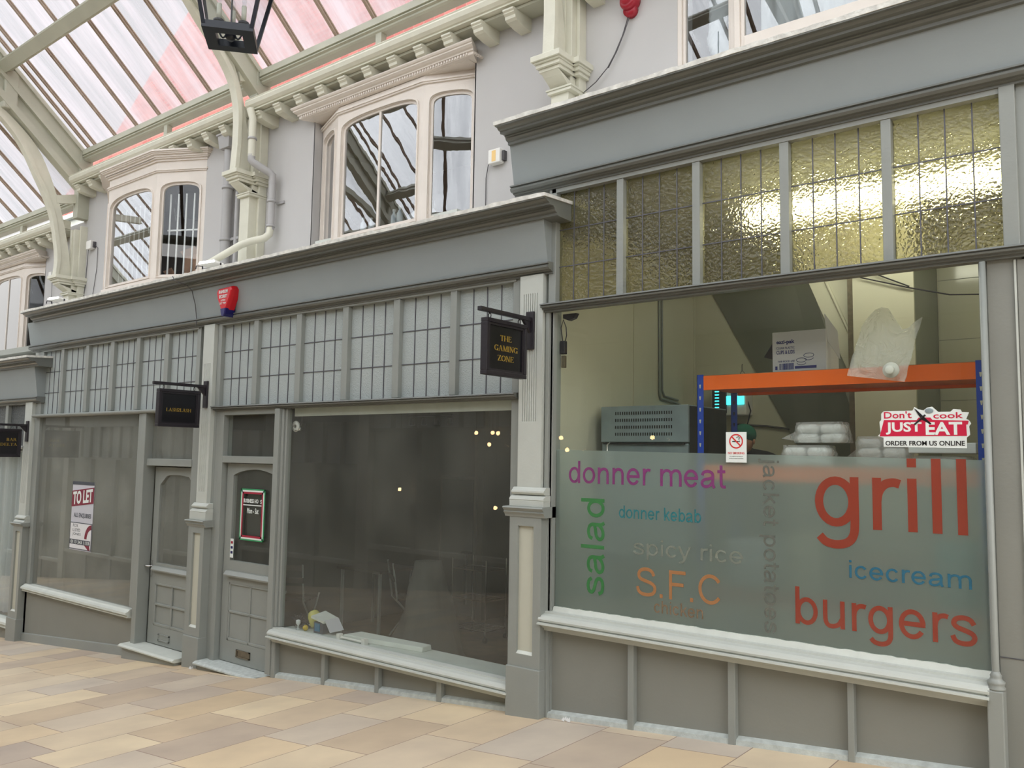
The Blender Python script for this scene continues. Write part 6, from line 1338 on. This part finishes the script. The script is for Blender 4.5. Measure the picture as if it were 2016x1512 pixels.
foldchair('second folding chair further right inside the dark shop, half in shadow', -6.9, 1.9, -.52, -.6)
t = thing('cafe_table', 'small dark table between the folding chairs in the dark shop', 'table', (-7.6, 2.0, -.52))
MB().box(-7.95, -7.2, 1.7, 2.3, .18, .21).build('table_top', DKW, t)
for a, b in ((-7.9, 1.75), (-7.25, 1.75), (-7.9, 2.25), (-7.25, 2.25)): MB().box(a-.015, a+.015, b-.015, b+.015, -.52, .18).build('leg', GREY, t)
t = thing('covered_heap', 'dim heap under a dust sheet in the middle of the dark shop', 'dust sheet', (-5.9, 1.0, -.52))
rg = random.Random(4); n, m_ = 20, 8; vs = []
for i in range(m_+1):
    for k in range(n): a = 2*pi*k/n; rr = (.42-.30*(i/m_)**.7)*(1+.13*sin(a*5+i)+rg.uniform(-.03, .03)); vs.append((-5.95+rr*cos(a)*1.1, 1.2+rr*sin(a), -.515+1.0*(i/m_)))
MB().add(vs, [(i*n+k, i*n+(k+1) % n, (i+1)*n+(k+1) % n, (i+1)*n+k) for i in range(m_) for k in range(n)]+[tuple(range(m_*n, m_*n+n))], True).build('sheet', mat('dust_sheet', s2l(74, 74, 69), .9), t)
t = thing('standing_mirror', 'tall framed mirror leaning at the back of the dark shop', 'mirror', (-7.3, 3.1, -.5))
MB().box(-7.62, -7.0, 3.12, 3.15, -.5, 1.28).build('mirror_frame', SHOPD, t); MB().box(-7.58, -7.04, 3.11, 3.12, -.46, 1.24).build('mirror_glass', mat('dark_mirror', (.30, .40, .42), .05, 1), t)
t = thing('wire_trolley', 'small wire trolley on castors at the right in the dark shop', 'trolley', (-6.3, 2.5, -.52))
tx, ty, tz = -6.35, 2.45, -.52
for z in (.12, .45, .78):
    mb = MB(); mb.tube([(tx-.25, ty-.18, tz+z), (tx+.25, ty-.18, tz+z), (tx+.25, ty+.18, tz+z), (tx-.25, ty+.18, tz+z), (tx-.25, ty-.18, tz+z)], .007, 5, smooth=False)
    for k in range(9): mb.tube([(tx-.24+.06*k, ty-.18, tz+z), (tx-.24+.06*k, ty+.18, tz+z)], .003, 4)
    mb.build('wire_shelf', CHROME, t)
for a in (-.25, .25):
    for b in (-.18, .18): MB().tube([(tx+a, ty+b, tz+.06), (tx+a, ty+b, tz+.9)], .009, 6).build('post', CHROME, t); MB().lathe([(0, -.012), (.03, -.012), (.03, .012), (0, .012)], (tx+a, ty+b, tz+.03), 12, 'x').build('castor', BLACK, t)
t = thing('track_light', 'black ceiling track with four small spotlights at the top of the dark shop', 'spotlights', (-6.7, 2.0, 2.0))
MB().box(-7.10, -6.40, 1.98, 2.02, 1.99, 2.01).build('track', BLACK, t)
MB().tube([(-6.75, 2, 2.01), (-6.75, 2, 2.95)], .008, 6).build('drop_rod', BLACK, t)
for k in range(4): x = -7.05+.2*k; MB().lathe([(0, 0), (.025, 0), (.035, -.08), (0, -.08)], (x, 2.0, 1.97), 12).build('spotlight_head', BLACK, t)
t = thing('clip_spotlight', 'small silver spotlight at the top left corner of the dark shop window', 'spotlight', (-6.68, .12, 1.85))
MB().tube([(-6.66, .12, 1.90), (-6.66, .12, 1.85), (-6.69, .12, 1.81)], .008, 8).build('spotlight_arm', BLACK, t)
MB().lathe([(0, 0), (.015, 0), (.02, -.03), (.045, -.07), (0, -.07)], (-6.70, .12, 1.83), 14).build('spotlight_head', CHROME, t)
MB().lathe([(.02, -.01), (.05, -.01), (.055, .0), (.05, .01), (.02, .01)], (-6.715, .09, 1.80), 18, 'y').build('mounting_ring', WHITE, t)
# bits and pieces on the window board
z0 = -.112
t = thing('plastic_jar', 'tipped yellow translucent plastic jar on the window board of the dark shop', 'jar', (-6.42, .2, z0))
def tilt(mbx, c, ang, ax='Y'):
    R_ = Matrix.Rotation(ang, 3, ax); mbx.v = [tuple(Vector(c)+R_ @ (Vector(v)-Vector(c))) for v in mbx.v]; return mbx
tilt(MB().lathe([(0, 0), (.045, 0), (.06, .01), (.062, .10), (.045, .14), (.03, .15), (0, .15)], (-6.44, .19, z0+.03), 18), (-6.44, .19, z0+.09), -.5).build('jar_body', YELP, t)
t = thing('yellow_ball', 'small shiny yellow ball beside the yellow jar', 'ball', (-6.52, .12, z0+.026)); MB().sph((-6.47, .10, z0+.027), .027, 14).build('ball_body', mat('shiny_yellow', s2l(200, 170, 40), .2), t)
t = thing('small_carton', 'small grey open carton with a white lid on the window board', 'box', (-6.25, .17, z0))
MB().box(-6.35, -6.22, .10, .24, z0, z0+.10).build('carton_body', PK, t)
MB().hexa([(-6.38, .09, z0+.13), (-6.20, .09, z0+.10), (-6.18, .24, z0+.12), (-6.36, .24, z0+.16), (-6.38, .09, z0+.15), (-6.20, .09, z0+.12), (-6.18, .24, z0+.14), (-6.36, .24, z0+.18)]).build('carton_lid', SILLW, t)
MB().hexa([(-6.20, .10, z0+.13), (-6.18, .24, z0+.14), (-6.17, .24, z0+.14), (-6.19, .10, z0+.13), (-6.12, .10, z0+.03), (-6.10, .24, z0+.04), (-6.09, .24, z0+.04), (-6.11, .10, z0+.03)]).build('carton_flap', CARDW, t)
MB().box(-6.33, -6.26, .095, .10, z0+.02, z0+.09).build('blue_label', BLV, t)
t = thing('tangled_wire', 'tangle of dark wire at the left end of the window board', 'wire', (-6.6, .15, z0))
rg = random.Random(11); mb = MB()
for k in range(5): mb.tube([(-6.60+rg.uniform(-.09, .09), .14+rg.uniform(-.05, .07), z0+.015+rg.uniform(0, .11)) for _ in range(9)], .007, 6)
mb.build('wire_coil', BLACK, t)
t = thing('glass_ornament', 'small clear glass ornament beside the wire tangle', 'ornament', (-6.55, .1, z0)); MB().lathe([(0, 0), (.02, 0), (.006, .02), (.006, .04), (.022, .06), (.02, .09), (0, .095)], (-6.56, .085, z0), 14).build('ornament_body', POLYB, t)
t = thing('paint_roller', 'dark fuzzy paint roller sleeve lying on the window board', 'roller', (-6.0, .15, z0)); MB().tube([(-6.02, .16, z0+.028), (-5.84, .26, z0+.028)], .027, 14).build('roller_sleeve', mat('dark_wool', s2l(48, 44, 44), 1.0, bump=1.0, bscale=120), t)
t = thing('light_fitting', 'long pale light fitting lying on the window board', 'light fitting', (-5.6, .2, z0))
MB().hexa([(-5.95, .10, z0), (-5.05, .20, z0), (-5.05, .32, z0), (-5.85, .25, z0), (-5.95, .11, z0+.04), (-5.05, .21, z0+.04), (-5.05, .31, z0+.05), (-5.85, .24, z0+.06)]).build('fitting_body', SILLW, t, bev=.006)
MB().tube([(-5.96, .085, z0+.02), (-5.62, .075, z0+.02)], .011, 8).build('lamp_tube', WHITE, t)
mb = MB()
for x in (-5.96, -5.63): mb.box(x-.02, x+.02, .06, .10, z0, z0+.05)
mb.build('tube_holders', WHITE, t)
# fragment of rubbish on the paving
for i, (x, y, lb) in enumerate(((-8.0, -.13, 'scrap of white litter at the foot of the door pilaster'), (-3.40, -.045, 'scrap of clear litter at the foot of the takeaway stall riser'))):
    mb = MB(); rg = random.Random(i); z = fz(x)
    for k in range(5): a, b = x+rg.uniform(-.03, .03), y+rg.uniform(-.015, .015); mb.add([(a-.018, b, z+.003), (a+.018, b-.01, z+.003), (a+.006, b, z+.03), (a, b+.012, z+.006)], [(0, 1, 2), (1, 3, 2), (0, 2, 3), (0, 3, 1)])
    tag(mb.build('litter', FOAM), lb, 'litter')
t = thing('wall_lamp', 'small round yellowish lamp on the back wall of the to let shop', 'lamp', (-13.0, 3.15, 2.2)); MB().lathe([(0, 0), (.10, 0), (.09, -.06), (0, -.08)], (-13.2, 3.19, 2.15), 18, 'y').build('lamp_bowl', mat('yellowed_glass', s2l(226, 206, 130), .4), t)

# ------------------------------------------------------------------ opposite side of the arcade (seen only as reflections)
YO = -6.2
def opp():
    mb = MB(); mb.box(-46, -12.4, YO-.75, YO-.5, 2.4, 4.86); mb.box(-12.4, 6, YO-.75, YO-.5, 3.05, 5.46)
    tag(mb.build('wall_front', WALLU), 'lilac grey upper wall on the opposite side of the arcade', 'wall', kind='structure')
    mb = MB(); mb.box(-46, 6, YO-3.1, YO-3, -5, 5.46)
    tag(mb.build('wall_front_rear', SHOPL), 'rear wall of the shops on the opposite side', 'wall', kind='structure')
    xs = [-46.4, -42.2, -38, -33.8, -29.6, -25.4, -21.2, -16.9, -12.6, -8.2, -3.9, .5, 4.8]
    for i in range(len(xs)-1):
        a, b = xs[i], xs[i+1]; zt = 2.2 if a < -13 else 2.9; nm = 'opposite shopfront number %d' % i
        w = thing('window_%d' % (20+i), 'grey shopfront on the opposite side of the arcade, the %s from the far end' % ('1st 2nd 3rd 4th 5th 6th 7th 8th 9th 10th 11th 12th'.split()[i]), 'window', (0, 0, 0), kind='structure')
        MB().box(a-.15, a+.15, YO-.1, YO+.08, fz(a)-.1, zt).build('pilaster', PALE, w)
        MB().box(a+.15, b-.15, YO-.02, YO+.12, zt, zt+.45).build('fascia_board', FASC, w); MB().box(a-.15, b-.15, YO-.5, YO+.3, zt+.43, zt+.52).build('cornice', FASC, w)
        MB().box(a+.15, b-.15, YO-.1, YO+.05, zt-.9, zt-.84).build('transom_rail', GREY, w)
        for k in range(1, 7): x = a+.15+(b-a-.3)*k/7; MB().box(x-.03, x+.03, YO-.06, YO+.02, zt-.84, zt).build('mullion', GREY, w)
        MB().box(a+.15, b-.15, YO-.06, YO-.05, zt-.84, zt).build('leaded_pane', MILKY, w)
        MB().box(a+.15, b-.15, YO-.06, YO-.05, fz(b)+.5, zt-.9).build('glass_pane', GLASS, w)
        MB().box(a+.15, b-.15, YO-.1, YO+.06, fz(b)+.42, fz(b)+.5).build('sill', PALE, w); MB().box(a+.15, b-.15, YO-.1, YO, fz(a)-.1, fz(b)+.42).build('riser', STALL, w)
        for xx in (a+1.4, a+2.8): MB().box(xx-.05, xx+.05, YO-.08, YO+.04, fz(a), zt-.9).build('mullion', GREY, w)
opp()
for i, (x, z) in enumerate(((-9.56, 1.95), (-9.19, 1.95), (-9.07, 1.94), (-9.26, 1.75), (-11.42, .91), (-9.1, .68), (-7.76, 1.86), (-7.64, 1.67), (-6.11, 1.86))):
    t = thing('festoon_bulb', 'warm round bulb hanging before the opposite shopfront, %s along its row' % ('first second third fourth fifth sixth seventh eighth ninth'.split()[i]), 'lamp', (x, YO+.2, z), 'warm bulbs seen reflected in the shop glass')
    MB().sph((x, YO+.2, z), .035, 12).build('bulb', BULB, t); MB().tube([(x, YO+.2, z+.03), (x, YO+.2, z+.10)], .012, 8).build('lamp_holder', BLACK, t); MB().tube([(x, YO+.2, z+.10), (x, YO+.2, 3.3 if x > -12.5 else 2.6)], .004, 5).build('flex', BLACK, t)

# ------------------------------------------------------------------ buildings and roofs outside, seen through and under the glass
t = thing('pale_building', 'low pale rendered building glimpsed under the far left roof beam', 'building', (-19, 3.8, 3))
MB().box(-26, -13.8, 3.6, 4.1, 3.1, 6.9).build('rendered_wall', SILLW, t); MB().box(-26.1, -13.7, 3.5, 4.25, 6.9, 7.0).build('coping', SILLW, t)
t = thing('brick_building', 'red brick building standing behind the arcade, seen pink through the roof glass', 'building', (-6, 4.4, 3))
mb = MB(); mb.pry([(-22.5, 3.0), (6, 3.0), (6, 14), (-14.2, 14), (-14.4, 12.2), (-16.2, 11.4), (-18.0, 10.2), (-19.6, 9.1), (-21.0, 8.5), (-22.5, 7.9)], 4.3, 4.6); mb.build('brick_wall', BRICK, t)
mb = MB(); mb.prx([(.75, 5.50), (4.2, 5.75), (4.2, 5.55), (.75, 5.42)], -12.4, 4); tag(mb.build('rear_roof', UPROOM), 'dark flat roof behind the eaves gutters', 'roof')
mb = MB(); mb.prx([(.75, 4.90), (4.2, 5.0), (4.2, 4.8), (.75, 4.82)], -22, -12.4); tag(mb.build('rear_roof', UPROOM), 'dark lower flat roof behind the far left gutter', 'roof')
